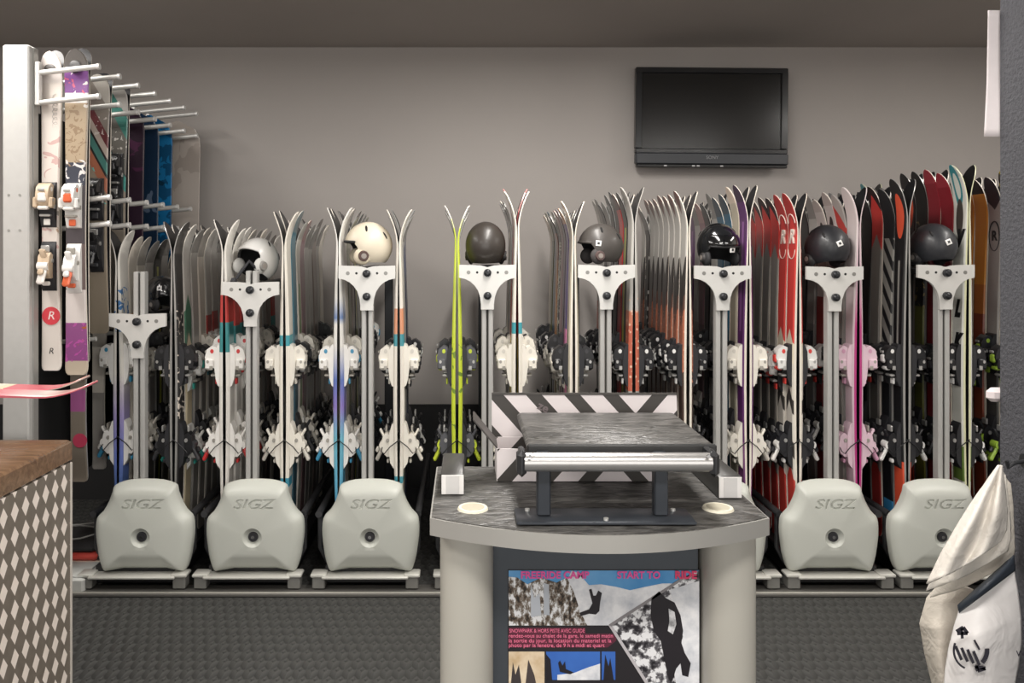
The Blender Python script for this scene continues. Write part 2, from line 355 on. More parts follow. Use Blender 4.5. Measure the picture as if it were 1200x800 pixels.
def ski_mesh(name, L, tip=.107, waist=.08, tail=.098, rise=.06):
    key = (name, round(L, 3), tip, rise)
    if key in _sk: return _sk[key]
    b = MB(); R = []
    for v in STN:
        w = max(.003, width_at(v, tip, waist, tail)); o, th = surf(v, rise)
        z = v*L
        if v > .9: z -= rise*.35*((v-.9)/.1)**2
        e = min(.005, w*.4)
        b.v += [Vector(p) for p in ((o, -w, z), (o, w, z), (o+th*.6, w, z), (o+th, w-e, z), (o+th, -w+e, z), (o+th*.6, -w, z))]
    n = len(STN)
    for k in range(n-1):
        for i in range(6):
            j = (i+1) % 6; b.f.append((k*6+i, k*6+j, k*6+6+j, k*6+6+i)); b.mi.append({0: 2, 1: 1, 5: 1}.get(i, 0))
    b.f += [tuple(range(5, -1, -1)), tuple(range((n-1)*6, n*6))]; b.mi += [1, 1]
    top, side = D[name][1], D[name][2]
    me = b.mesh('ski', [top, side, BASE], ang=30); _sk[key] = me; return me
BM = {'white': ('e6e1d6', 'cfcac0'), 'white_blue': ('e8e6e2', '3f8fb4'), 'white_red': ('e8e5e0', 'c83c3c'), 'white_teal': ('e2e2de', '3fa89c'),
      'black': ('202022', '3a3a3d'), 'black_white': ('1c1c1f', 'e4e3e0'), 'red_white': ('26262a', 'd8463f'), 'chrome_neon': ('55565a', 'c2d23c'),
      'silver': ('2a2a2d', 'b9b8b4'), 'black_neon': ('1f1f22', '8fae3c'), 'pink': ('dcc0cc', 'cf9ab4')}
_bm = {}
def binding(kind):
    if kind in _bm: return _bm[kind]
    c0, c1 = BM[kind]; m0, m1 = M(c0, .38, coat=.2), M(c1, .38, coat=.2)
    pale = kind.startswith('white') or kind == 'pink'
    m2 = m0 if pale else M('2c2c2f', .45)
    mw = M('dedcd8', .4) if kind == 'red_white' else m0
    t = MB()
    t.prism([(0, .085), (.016, .08), (.03, .05), (.034, -.03), (.026, -.085), (.012, -.12), (0, -.125)], -.034, .034, 'y', 2)
    t.v = [Vector((p.x, p.y, p.z)) for p in t.v]
    body = MB(); body.v = []
    t.prism([(.026, .07), (.05, .078), (.082, .058), (.094, .02), (.086, -.012), (.06, -.03), (.026, -.034)], -.029, .029, 'y', 0)
    t.box((.064, .036, -.012), (.05, .018, .05), 0, .006); t.box((.064, -.036, -.012), (.05, .018, .05), 0, .006)
    t.box((.088, 0, .012), (.02, .04, .042), 1, .007); t.box((.07, 0, -.036), (.03, .05, .018), 1 if not pale else 0, .005)
    t.cyl((.05, -.03, .05), (.05, .03, .05), .011, 10, 1)
    for sg in (-1, 1): t.cyl((.07, sg*.03, .0), (.07, sg*.0455, .0), .008, 10, 3); t.box((.05, sg*.0435, -.03), (.02, .004, .02), 3, .001)
    t.box((.045, 0, -.07), (.03, .05, .012), 3, .003); t.box((.03, 0, -.1), (.012, .03, .03), 1, .003); t.box((.097, 0, .045), (.008, .03, .012), 3, .002)
    h = MB()
    h.prism([(0, .11), (.014, .1), (.028, .06), (.032, -.04), (.024, -.09), (0, -.12)], -.033, .033, 'y', 2)
    h.prism([(.026, .045), (.05, .058), (.07, .04), (.08, 0), (.072, -.04), (.045, -.062), (.026, -.06)], -.026, .026, 'y', 0)
    R = Matrix.Rotation(RAD(-32), 3, 'Y')
    h.box((.088, 0, -.045), (.022, .034, .095), 1, .007, R)       # step-in lever
    h.box((.075, 0, .05), (.014, .03, .055), 0, .005, Matrix.Rotation(RAD(35), 3, 'Y'))
    h.cyl((.075, -.024, -.005), (.075, .024, -.005), .019, 12, 0 if pale else 1)
    h.box((.105, 0, -.03), (.02, .026, .03), 0, .006, R)
    h.box((.05, 0, .075), (.012, .04, .03), 3, .003); h.cyl((.04, -.031, .02), (.04, .031, .02), .01, 10, 3); h.box((.04, 0, -.085), (.014, .036, .02), 1, .004)
    brs = []
    for sp in (.0455, .0511):
        r = MB(); side = [(.062, sp, -.028), (.046, sp, -.04), (.018, sp, -.006), (-.03, sp, .03)]
        r.tube([(x, -y, z) for x, y, z in reversed(side)]+[(.058, -.02, -.012), (.058, .02, -.012)]+side, .0025, 6)
        brs.append(r.mesh('brake', BLACK))
    for q in (t, h): q.v = [Vector((p.x*.8, p.y, p.z)) for p in q.v]
    MT = M('c4c3c0', .3, .6) if not pale else M('a8a49c', .35, .3)
    _bm[kind] = (t.mesh('toe_binding', [mw if kind == 'red_white' else m0, m1, m2, MT]), h.mesh('heel_binding', [m0, m1 if kind != 'red_white' else M('dedcd8', .4), m2, MT]), brs); return _bm[kind]
def make_ski(dname, L, loc, rz, label, group, inner=0, bind=True, brakes=True, toe=.94, heel=.53, kind='ski', **kw):
    rise = kw.get('rise', .06)
    o = link(kind, ski_mesh(dname, L, **kw), None, loc); o.rotation_euler = (0, 0, rz)
    tag(o, label, 'ski', group)
    if bind:
        a, b, br = binding(bind if isinstance(bind, str) else D[dname][3])
        for nm, me, u in (('toe_binding', a, toe), ('heel_binding', b, heel), ('brake', br[inner], heel)):
            if nm == 'brake' and not brakes: continue
            off, th = surf(u/L, rise); link(nm, me, o, (off+th-.001, 0, u))
    return o

# ---------------------------------------------------------------- ski racks
ROWD = .148; YP, YS = 3.955, 4.03; PITCH = .113
# cover shell
CO = [(0, 28), (60, 29.5), (110, 34), (155, 44), (190, 57), (205, 68), (209, 78), (214, 110), (232, 160), (250, 196), (270, 228), (292, 250), (306, 264), (315, 282), (320, 310), (322, 350), (321, 390), (317, 430), (305, 520), (294, 565), (281, 605), (272, 622), (262, 630), (130, 632), (0, 632)]
def cover_mesh():
    S = 1/1383.5; pts = [(x*S, (632-y)*S) for x, y in CO]
    full = pts+[(-x, z) for x, z in reversed(pts[1:-1])]
    # resample
    seg = []
    for i, (a, c) in enumerate(zip(full, full[1:]+full[:1])):
        n = max(1, int(round(sqrt((a[0]-c[0])**2+(a[1]-c[1])**2)/.016)))
        seg += [(a[0]+(c[0]-a[0])*k/n, a[1]+(c[1]-a[1])*k/n) for k in range(n)]
    kc = (0, .178); N = len(seg)
    def depth(x, z, r):
        e = 1-max(0, (r-.8)/.2)**2.5
        d = .052+.02*(1-r*r)+.016*e-.016*(1-e)
        d += -.03*max(0, (z-.37)/.066)**2
        a = max(0, .085-z-.95*max(0, abs(x)-.105)); d -= .5*a
        q = sqrt((x-kc[0])**2+(z-kc[1])**2)
        if q < .045: d -= .02*min(1, (.045-q)/.018)
        return d
    b = MB(); rings = [1, .985, .965, .94, .91, .87, .82, .76, .7, .63, .56, .49, .42, .35, .28, .22]
    vs = [(x, .0, z) for x, z in seg]      # back edge
    for r in rings:
        for x, z in seg:
            X = kc[0]+(x-kc[0])*r; Z = kc[1]+(z-kc[1])*r; vs.append((X, -depth(X, Z, r), Z))
    for rr in (.046, .04, .034, .027, .015):
        for x, z in seg:
            q = sqrt((x-kc[0])**2+(z-kc[1])**2); X = kc[0]+(x-kc[0])/q*rr; Z = kc[1]+(z-kc[1])/q*rr; vs.append((X, -depth(X, Z, rr/.25), Z))
    nr = len(vs)//N; fs = [(k*N+i, k*N+(i+1) % N, (k+1)*N+(i+1) % N, (k+1)*N+i) for k in range(nr-1) for i in range(N)]
    fs += [tuple(range(N-1, -1, -1)), tuple(range((nr-1)*N, nr*N))]
    b.add(vs, fs); me = b.mesh('cover', SHELL, ang=50)
    o = link('cover', me)
    # recessed maker's letters
    tm = text_mesh('SIGZ', .062, .012, .25, 1.46, .0012, 1.0)
    tm.transform(Matrix.Translation((0, -.0845, .334)) @ Matrix.Rotation(pi/2, 4, 'X'))
    tm.materials.append(SHELL); c = link('letters', tm)
    md = o.modifiers.new('cut', 'BOOLEAN'); md.object = c; md.operation = 'DIFFERENCE'; md.solver = 'EXACT'
    dg = bpy.context.evaluated_depsgraph_get(); dg.update()
    out = bpy.data.meshes.new_from_object(o.evaluated_get(dg)); bpy.data.objects.remove(o); bpy.data.objects.remove(c)
    out.name = 'cover'
    out.polygons.foreach_set('use_smooth', [True]*len(out.polygons)); out.set_sharp_from_angle(angle=RAD(40)); return out
COVER = cover_mesh()
def bracket_mesh():
    h = [(0, -3), (7, -1), (14, -.5), (33, 0), (33, -15), (26, -16.5), (20, -19.5), (15, -24), (11, -30), (8.5, -38), (7.5, -46), (7.5, -52)]
    h = [(x/240.5, z/240.5) for x, z in h]; out = h+[(-x, z) for x, z in reversed(h[1:])]
    b = MB(); b.prism(out, -.008, .008, 'y')
    for sx in (-1, 1):
        for px, r in ((12, .006), (22, .0095)): b.cyl((sx*px/240.5, -.0086, -9/240.5), (sx*px/240.5, -.006, -9/240.5), r, 12, 1 if px == 12 else 2)
    return b.mesh('head_bracket', [LIGHTALU, BLACK, M('8d8c88', .4, .6)], ang=30)
BRACK = bracket_mesh()
kb = MB(); kb.cyl((0, 0, 0), (0, -.016, 0), .019, 18); kb.cyl((0, -.016, 0), (0, -.022, 0), .015, 18, r1=.008)
KNOB = kb.mesh('knob', DARKMET)
kb = MB(); kb.cyl((0, 0, 0), (0, -.016, 0), .03, 24, 0); kb.cyl((0, -.016, 0), (0, -.028, 0), .026, 24, 0, r1=.02); kb.cyl((0, -.028, 0), (0, -.03, 0), .008, 12, 1)
CKNOB = kb.mesh('cover_knob', [M('303033', .3), STEEL])
CPX = {165: 168, 296: 298, 431: 434, 571: 573, 709: 709, 844: 842, 974: 974, 1103: 1101, 1234: 1230}
RACKLEN = 1.08
def make_rack(px, ytop, yhead, label):
    X = (px-CX)*YP/F; zt = EYE-(ytop-CY)*YP/F; zh = EYE-(yhead-CY)*(YP-.035)/F
    r = thing('ski_rack', label, 'ski rack', (X, YP, 0), 'ski racks along the back wall')
    c = link('cover', COVER, r, ((CPX[px]-CX)*3.88/F-X, -.027, .088)); link('knob', CKNOB, c, (0, -.05, .178))
    b = MB()
    for s in (-1, 1): b.box((s*.0165, 0, (zt+.06)/2), (.023, .05, zt-.06), 0, .004)
    b.box((0, .012, (zt+.06)/2), (.012, .02, zt-.062), 1)
    b.build('post', [ALU, SLOT], r)
    br = link('head_bracket', BRACK, r, (0, -.034, zh))
    link('knob', KNOB, br, (0, -.008, -9.5/240.5)); link('knob', KNOB, br, (0, -.008, -36/240.5))
    b = MB(); b.box((0, RACKLEN+.02, (zh-.02)/2+.03), (.05, .05, zh-.08), 0, .004); b.build('rear_post', DARKMET, r)
    for s in (-1, 1):
        b = MB(); b.box((s*.085, RACKLEN/2-.0, zh-.034), (.03, RACKLEN+.045, .03), 0, .004); b.box((s*.043, RACKLEN+.02, zh-.034), (.06, .03, .028)); b.build('top_beam', DARKMET, r)
    # base: trays that carry the tails, front foot plate and its blocks, side rails
    for s in (-1, 1):
        b = MB(); b.box((s*ROWD, RACKLEN/2+.02, .132), (.12, RACKLEN+.06, .012)); b.box((s*(ROWD-.058), RACKLEN/2+.02, .15), (.004, RACKLEN+.06, .04)); b.build('tail_tray', DARKMET, r)
        b = MB(); b.cyl((s*.243, .02, .335), (s*.243, RACKLEN+.08, .335), .017, 12)
        for yy in (.06, RACKLEN+.05): b.tube([(s*.243, yy, .335), (s*.243, yy, .16), (s*.2, yy, .08)], .012, 8)
        b.build('side_rail', M('3a3a3c', .5, .2), r)
    b = MB(); b.box((0, .55, .07), (.4, 1.2, .09), 0, .006); b.build('base_frame', BLACK, r)
    b = MB(); b.box((0, -.085, .078), (.41, .075, .014), 0, .004)
    for s in (-1, 1): b.box((s*.222, -.075, .084), (.075, .075, .016), 0, .004); b.box((s*.222, -.075, .049), (.06, .062, .056), 1, .004)
    b.build('foot_plate', [M('c2c1ba', .4, .3), M('7d7c78', .45, .3)], r)
    return r, X, zh
RP = [165, 296, 431, 571, 709, 844, 974, 1103, 1234]
RYT = [318, 317, 330, 330, 330, 330, 330, 330, 330]
RYH = [367, 330, 311, 310, 310, 311, 312, 310, 310]
RN = ['low-bracket rack', 'silver-helmet rack', 'cream-helmet rack', 'brown-helmet rack', 'grey-helmet rack', 'visored-helmet rack', 'red-ski rack', 'last-helmet rack', 'half-hidden rack']
RL = ['grey ski rack with the lowest bracket, small black helmet tucked behind its post', 'grey ski rack under the upturned silver and black helmet', 'grey ski rack under the cream white helmet',
      'grey ski rack under the plain brownish black round helmet', 'grey ski rack under the dark grey helmet with ear pad and vent', 'grey ski rack under the glossy black visored helmet',
      'grey ski rack under black stickered helmet, next to the bright red skis', 'grey ski rack under black stickered helmet, partly behind the cream cloth bags', 'grey ski rack almost wholly hidden by the dark partition wall']
racks = [make_rack(p, a, b, l) for p, a, b, l in zip(RP, RYT, RYH, RL)]
b = MB(); b.box((.35, YP-.095, .009), (5.0, .11, .017), 0, .004); b.box((.35, YP-.14, .016), (5.0, .012, .012), 1, .002)
tag(b.build('floor_track', [M('65635f', .5, .4), M('b3b1a8', .4, .5)]), 'long low metal track on the floor under the rack feet', 'floor track')

ROWS = [  # rack, side, n pairs, front tip y (px), px of front pair, designs front to back
 (0, -1, 7, 266, 137, 'white_blue cream_plain cream_grey grey_plain black_yellow grey_plain cream_grey grey_plain', None),
 (0, 1, 9, 256, 203, 'dark_pattern grey_green grey_plain cream_grey grey_redteal grey_redteal grey_plain brown', None),
 (1, -1, 9, 254, 266, 'white_redteal white_redteal white_redteal cream_grey grey_plain cream_plain grey_plain brown', None),
 (1, 1, 9, 244, 335, 'white_tealbar teal white_greenline mauve grey_plain grey_plain brown grey_plain', None),
 (2, -1, 9, 240, 398, 'white_violet cream_grey olive brown black_yellow grey_plain olive grey_plain', None),
 (2, 1, 3, 241, 472, 'white_orange grey_plain navy', None),
 (3, -1, 3, 236, 541, 'neon grey_plain black_dots', None),
 (3, 1, 6, 220, 609, 'white_tealbar red_yellow grey_plain black_plain cream_grey navy', None),
 (4, -1, 9, 233, 673, 'cream_beige purple_pink black_purple mauve black_lace orange_brown blue_deep olive', None),
 (4, 1, 9, 216, 737, 'grey_orange black_yellow red_plain black_plain black_plain grey_plain black_plain grey_plain', None),
 (5, -1, 9, 220, 808, 'grey_pointed grey_pointed grey_pointed grey_pointed grey_pointed grey_pointed grey_pointed black_dots', None),
 (5, 1, 9, 214, 869, 'purple_deep cream_beige blue_petrol blue_petrol grey_plain black_plain mauve grey_plain', None),
 (6, -1, 9, 222, 940, 'red_logo red_logo red_grey red_grey red_grey red_grey blue_white black_orange', None),
 (6, 1, 9, 216, 1004, 'pink_white silver_red white_redblack white_redblack grey_plain black_plain red_plain grey_plain', None),
 (7, -1, 9, 207, 1068, 'black_orange black_silver red_grey black_plain dark_brown grey_plain navy black_plain', None),
 (7, 1, 9, 190, 1129, 'white_letters crimson crimson black_gold black_orange black_gold grey_plain black_plain', None),
 (8, -1, 7, 196, 1192, 'blue_yellow grey_logo orange orange black_plain navy grey_plain', None)]
ORD = ['front', 'second', 'third', 'fourth', 'fifth', 'sixth', 'seventh', 'eighth', 'ninth']
TRAY = .139
for (ri, sd, n, ytip, px, ds, _) in ROWS:
    rk, RX, zh = racks[ri]; ds = ds.split()
    X0 = RX+sd*ROWD; Y0 = YS
    if (ri, sd) == (0, -1): X0 = -1.735; Y0 = YS+.064
    nb = ri+sd
    rowp = 'row beside the wall rack' if nb < 0 else ('row beside half-hidden rack' if nb > 8 else 'row beside '+RN[nb])
    ztip = EYE-(ytip-CY)*YS/F
    for k in range(n):
        dn = ds[k % len(ds)]; yy = Y0+k*PITCH
        L = ztip-TRAY+(0 if k == 0 else random.uniform(-.035, .02)-.004*k)
        if dn in ('grey_pointed', 'red_logo', 'red_grey'): L = ztip-TRAY-.006*(k % 3)
        L = round(L/.01)*.01
        jx = random.uniform(-.002, .002) if k else 0; yaw = RAD(random.uniform(-1, 1)) if k else 0
        rise = .056 if ri < 4 else .052
        wide = dict(tip=.11) if dn in ('purple_deep', 'crimson', 'white_letters', 'black_gold', 'red_grey', 'black_silver') else {}
        bd = D[dn][3]; bj = (0, 0) if k == 0 else (random.uniform(-.05, .04), random.uniform(-.04, .05))
        for s in (-1, 1):
            if ri == 0 and sd < 0 and s < 0 and k: continue     # hidden behind the hanging boards
            facing = 'post-facing' if s == -sd else 'aisle-facing'
            lab = f"{facing} {D[dn][0]}, {ORD[k]} pair, {RN[ri]}'s {rowp}"
            if len(lab.split()) > 16: lab = f"{facing} {D[dn][0]}, {ORD[k]} pair, {RN[ri]}'s {rowp.replace('row beside', 'row by')}"
            if len(lab.split()) > 16: lab = f"{facing} {D[dn][0]}, {ORD[k]} pair, {RN[ri]} {rowp.replace('row beside', 'by')}"
            ju = bj[0]; jh = bj[1]
            o = make_ski(dn, L, (X0+jx, yy, TRAY+.002), (0 if s > 0 else pi)+yaw, lab, 'skis stood in pairs along the back wall racks', 0 if s > 0 else 1, bd, toe=.94+ju, heel=.53+jh, rise=rise, **wide)
            # the big double letter on the two red skis, maker's letters on the white one, round logo on the grey
            off, th = surf(.9, rise)
            if dn == 'red_logo' and k < 2:
                pm = M('e8dcd0', .4); face = s
                vl = .868; text('lettering', 'R', .1, pm, o, (sum(surf(vl, rise))+.003, 0, vl*L), (pi/2, 0, pi/2), extrude=.0025, shear=.25, bold=.002)
                q = MB()
                for cz, sg in ((.9, 1), (.84, -1)):
                    pts = []
                    for a in range(13):
                        an = pi*a/12; z_ = cz*L+sg*.045*sin(an)+sg*.012; pts.append((sum(surf(z_/L, rise))+.001, .041*cos(an), z_))
                    q.tube(pts, .0024, 5)
                q.build('outline', pm, o)
            if dn == 'white_letters' and k == 0:
                for ch, vv in zip('VOLK', (.80, .705, .62, .535)):
                    sf = surf(vv, rise); text('lettering', ch, .11, M('1c1c1e', .4), o, (sf[0]+sf[1]+.0008, 0, vv*L), (pi/2, 0, pi/2), extrude=.0012, shear=.4, bold=.008, sx=.68)
            if dn == 'grey_logo':
                q = MB(); sf = surf(.83, rise); xx = sf[0]+sf[1]+.0016
                q.tube([(xx, .04*cos(2*pi*a/24), .83*L+.075*sin(2*pi*a/24)) for a in range(25)], .003, 5); q.build('outline', M('2b2b2d', .4), o)
                text('lettering', 'R', .07, M('2b2b2d', .4), o, (xx, 0, .83*L), (pi/2, 0, pi/2), extrude=.0008, bold=.002)

# ---------------------------------------------------------------- helmets
def helmet(label, loc, scale, rz, tilt, shell, inner='1b1b1c', visor=False, sticker=None, pad='2a2a2c', vents=True, roll=0, strap=False, brim=True, padlogo=None, coat=.12, rough=.42, emblem=None):
    """nose towards local -Y"""
    r = thing('ski_helmet', label, 'helmet', loc, 'helmets kept on the ski racks')
    r.rotation_euler = (tilt, roll, rz); r.scale = (scale,)*3
    A, B, C = .108, .126, .125; n, m = 40, 22
    def P(th, ph, k=1):   # th polar from top; ph azimuth, 0 = front
        bulge = 1+.03*cos(2*ph)
        return Vector((A*k*sin(th)*sin(ph)*bulge, -B*k*sin(th)*cos(ph), C*k*cos(th)))
    def rim(ph):
        c = cos(ph)
        if c > .62: return RAD(88)
        if c > .3: return RAD(88)+RAD(48)*min(1, (.62-c)/.32)**.8
        return RAD(136)-RAD(6)*min(1, (.3-c)/1.2)
    b = MB(); vs = []
    for j in range(m+1):
        for i in range(n):
            ph = 2*pi*i/n; vs.append(P(rim(ph)*max(j, .02)/m, ph))
    for j in range(m, -1, -1):
        for i in range(n):
            ph = 2*pi*i/n; vs.append(P(rim(ph)*max(j, .02)/m, ph, .87))
    rows = 2*(m+1)
    fo = [(j*n+i, j*n+(i+1) % n, (j+1)*n+(i+1) % n, (j+1)*n+i) for j in range(m) for i in range(n)]
    fe = [(m*n+i, m*n+(i+1) % n, (m+1)*n+(i+1) % n, (m+1)*n+i) for i in range(n)]
    fi = [(j*n+i, j*n+(i+1) % n, (j+1)*n+(i+1) % n, (j+1)*n+i) for j in range(m+1, rows-1) for i in range(n)]
    cap0 = [tuple(range(n))]; cap1 = [tuple(range((rows-1)*n, rows*n))]
    b.v = vs; b.f = fo+cap0+fe+fi+cap1; b.mi = [0]*(len(fo)+1)+[1]*(len(fe)+len(fi)+1)
    SM = M(shell, rough, 0, .04, 20, 0, coat); IM = M(inner, .8, bump=.2); PM = M(pad, .7)
    b.build('shell', [SM, IM], r, ang=60)
    for s in (-1, 1):   # ear pads and their hubs
        e = MB(); e.ell((s*.08, -.04, -.06), (.02, .045, .045), 18, 10, 0); p = e.build('ear_pad', PM, r)
        g = MB(); g.cyl((s*.09, -.036, -.058), (s*.108, -.036, -.058), .03, 20, 0, r1=.024); g.cyl((s*.106, -.036, -.058), (s*.11, -.036, -.058), .014, 14, 1); g.build('hub', [M(padlogo or '3c3a3a', .4), M('8d8680', .4)], p)
    if vents:
        for s in (-1, 1):
            for ph, th, tw in ((2.2, .95, .5), (1.15, .7, -.4)):
                q = P(th, s*ph, .985); t_ = P(th+.22, s*(ph+.1), .985)
                e = MB(); d = (t_-q); mid = (q+t_)/2
                rot = d.to_track_quat('X', 'Z').to_matrix(); e.ell(mid, (.022, .007, .006), 12, 8, 0, rot); e.build('vent', M('0f0f10', .7), r)
    if brim:
        e = MB(); pts = [P(rim(a)-.03, a, 1.0) for a in [RAD(x) for x in range(-48, 49, 8)]]; e.tube(pts, .007, 8); e.build('brim', M('202022', .6) if visor or brim == 'dark' else SM, r)
    if visor:
        def vf(u, v):
            a = RAD(-58+116*u); p = P(RAD(58+26*v), a, 1.05+.02*v); return p
        e = MB(); e.grid(vf, 20, 6); ob = e.build('visor', M('0d0e10', .08, 0, .02, 20, 0, .8), r); md = ob.modifiers.new('thick', 'SOLIDIFY'); md.thickness = .005
    if sticker:
        ph, th, rt = sticker; p = P(th, ph, 1.0); nrm = Vector((p.x/A**2, p.y/B**2, p.z/C**2)).normalized()
        rot = nrm.to_track_quat('Z', 'Y').to_matrix() @ Matrix.Rotation(rt, 3, 'Z')
        e = MB(); e.box(p+nrm*.0005, (.03, .03, .005), 0, .0008, rot); st = e.build('sticker', M('ecebe8', .5), r)
        e = MB(); e.box(p+nrm*.0032, (.013, .013, .0008), 0, 0, rot); e.build('mark', M('26272a', .5), st)
    if strap:
        bpy.context.view_layer.update(); inv = r.matrix_world.inverted(); e = MB()
        e.tube([Vector((.085, -.05, -.09)), inv @ W(292, 306, 3.97), inv @ W(284, 316, 3.955), inv @ W(277, 326, 3.95)], .009, 8)
        e.box(inv @ W(274, 329, 3.95), (.03, .03, .03), 0, .006); e.build('chin_strap', M('2c2c30', .7), r)
    return r
def hx(px, d): return (px-CX)*d/F
HD = 4.06
def hz(i, up): return racks[i][2]-.019+up
helmet('small glossy black helmet with square sticker half behind the low-bracket post', (hx(189, 4.2), 4.2, hz(0, .095)), .78, RAD(60), RAD(4), '17181b', sticker=(-.9, 1.15, .1), coat=1, rough=.15)
helmet('upturned silver white helmet showing its black lining', (hx(302, 4.1), 4.105, hz(1, .122)), .9, RAD(-30), RAD(-30), 'd6d5d2', inner='151516', pad='c4c3bf', strap=True, padlogo='8a8884', rough=.25)
helmet('cream white helmet with brown ear hub', (hx(432, HD), HD, hz(2, .116)), .95, RAD(-74), RAD(-6), 'd9cfbb', inner='1b1717', pad='d3c8b2', padlogo='4a332e', vents=True, brim='dark')
helmet('plain brownish black round helmet without sticker', (hx(569, HD), HD, hz(3, .112)), .96, RAD(175), RAD(-8), '38332f', vents=False, pad='242220', rough=.4)
helmet('dark grey helmet with round ear hub and white square sticker', (hx(704, HD), HD, hz(4, .11)), .9, RAD(-78), RAD(-6), '4a4643', pad='3c3838', padlogo='5a4a48', sticker=(1.15, 1.5, 0))
helmet('glossy black helmet with reflective visor and white sticker', (hx(841, HD), HD, hz(5, .113)), .93, RAD(8), RAD(6), '16181b', visor=True, coat=1, rough=.15, sticker=(.22, 1.62, 0))
helmet('matte black stickered helmet beside the red double-lettered skis', (hx(969, HD), HD, hz(6, .11)), .92, RAD(196), RAD(6), '25262a', sticker=(2.95, 1.5, .35), rough=.45)
helmet('matte black stickered helmet between crimson and orange-tipped skis', (hx(1093, HD), HD, hz(7, .109)), .92, RAD(196), RAD(6), '2c2d31', sticker=(2.95, 1.5, .35), rough=.45)

# ---------------------------------------------------------------- television
TZ = BACK-.12
p0 = W(744.5, 79, TZ); p1 = W(923, 198, TZ); TW = p1.x-p0.x; TH = p0.z-p1.z
tv = thing('television', 'black flat television mounted high on the grey wall', 'television', ((p0.x+p1.x)/2, TZ, p1.z))
tv.rotation_euler = (0, RAD(.5), 0)
b = MB()
def frame(b, x0, x1, z0, z1, bw, bt, bb, y0, y1, mi=0):
    b.box(((x0+x1)/2, (y0+y1)/2, z1-bt/2), (x1-x0, y1-y0, bt), mi, .004); b.box(((x0+x1)/2, (y0+y1)/2, z0+bb/2), (x1-x0, y1-y0, bb), mi, .004)
    for x in (x0+bw/2, x1-bw/2): b.box((x, (y0+y1)/2, (z0+z1)/2), (bw, y1-y0, z1-z0-bt-bb+.002), mi, .002)
frame(b, -TW/2, TW/2, .1, TH, .04, .038, .03, 0, .05); b.box((0, .06, TH/2), (TW*.9, .05, TH*.8), 0, .02); b.build('bezel', M('121316', .3, coat=.3), tv)
b = MB(); b.box((0, .018, .1+(TH-.1)/2), (TW-.075, .01, TH-.16)); b.build('screen', M('161514', .22, var=.02, coat=.1), tv)
b = MB(); b.box((0, .015, .065), (TW, .06, .075), 0, .008); b.box((0, .012, .018), (TW*.985, .055, .02), 1, .004)
for x in (-.3, -.12, -.09, .06): b.box((x, -.0165, .018), (.018, .004, .008), 2)
sp = b.build('speaker_bar', [M('3d3f43', .4), M('0d0d0e', .3), M('c9c9c9', .3)], tv)
text('lettering', 'SONY', .03, M('8d8e90', .4), sp, (0, -.0165, .072), (pi/2, 0, 0), extrude=.001)
b = MB(); b.box((0, .1, TH/2), (.3, .035, .25), 0, .005); b.build('wall_mount', DARKMET, tv)

# ---------------------------------------------------------------- wall rack with hanging skis and boards
wr = thing('hanging_rack', 'tall white-columned rack with stepped rows of pegs for hanging skis', 'ski rack', (0, 0, 0))
YW = 3.725; ST = [YW+.215*i for i in range(7)]
def CB(px0, px1, d): return ((px0-CX)*d/F, (px1-CX)*d/F)
c0, c1 = CB(2.5, 33.5, YW-.05); ZC = EYE+(CY-52)*(YW-.05)/F
b = MB(); b.box(((c0+c1)/2, YW-.01, ZC/2), (c1-c0, .08, ZC), 0, .006); b.box((c1-.001, YW+.005, ZC/2), (.012, .045, ZC-.01), 1, .002)
for zz in (1.88, 1.72): 
    for dx in (-.03, .02): b.cyl(((c0+c1)/2+dx, YW-.052, zz), ((c0+c1)/2+dx, YW-.049, zz), .006, 10, 1)
b.build('column', [M('bcbbb8', .45, .1), M('9a9995', .45, .2)], wr)
b = MB(); b.box(((c0+c1)/2, 5.16, ZC/2-.15), (c1-c0, .1, ZC-.3), 0, .006); b.build('column', M('b9b8b4', .45, .2), wr)
b = MB(); b.box((c0+.06, 4.48, 1.37), (.02, 1.34, 1.82)); b.build('back_panel', M('101011', .8), wr)
LV = [(2.473, 2.336), (1.88, 1.755)]
AX0, AX1 = c1+.012, -1.69
for i, yy in enumerate(ST):
    for lv in LV:
        yy = ST[i]+(0 if lv is LV[0] else .115)
        if i == 6 and lv is LV[1]: continue
        b = MB(); b.box((AX0+.006, yy, (lv[0]+lv[1])/2-.01), (.022, .03, .2), 0, .003)
        b.build('peg_bracket', LIGHTALU, wr)
        for z_ in lv:
            b = MB(); b.cyl((AX0, yy, z_-.03), (AX1+.004*i, yy, z_), .0125, 14, 0); b.cyl((AX1+.004*i-.001, yy, z_), (AX1+.004*i+.012, yy, z_+.0005), .0145, 14, 1)
            b.build('peg', [LIGHTALU, M('e2e1de', .35, .2)], wr)
for z_ in (2.4, 1.82):
    b = MB(); b.box((AX0-.042, 4.5, z_), (.03, 1.3, .05), 0, .003); b.build('rail', DARKMET, wr)

design('hang_white', 'white', [(0, 'dcd3cb'), (.9, 'ded6d1')], 'w', 'tan', L=1.49, ov=[('noise', 'c9a9a4', 9, .6, .3, .8), ('noise', '9a958c', 12, .62, .25, .5), ('noise', 'b7a08c', 8, .6, .4, .62)])
design('hang_purple', 'purple and tan', [(0, 'b8aa98'), (.04, '8a4a80'), (.16, 'd0c8c4'), (.26, '6a5a58'), (.4, '4a4448'), (.58, '3c3f4a'), (.65, 'a8967e'), (.835, 'd6d3d0'), (.865, '7a4a8a'), (.93, '55514e')], 'w', 'white_orange', L=1.52, ov=[('noise', 'b0509a', 14, .55, .04, .16), ('noise', 'a85a30', 10, .6, .05, .2), ('noise', 'c8607a', 16, .58, .865, .93), ('noise', 'e0dcd8', 14, .6, .82, .93), ('noise', '8f7a62', 26, .56, .64, .83), ('noise', 'd8d4d2', 16, .6, .58, .66)])
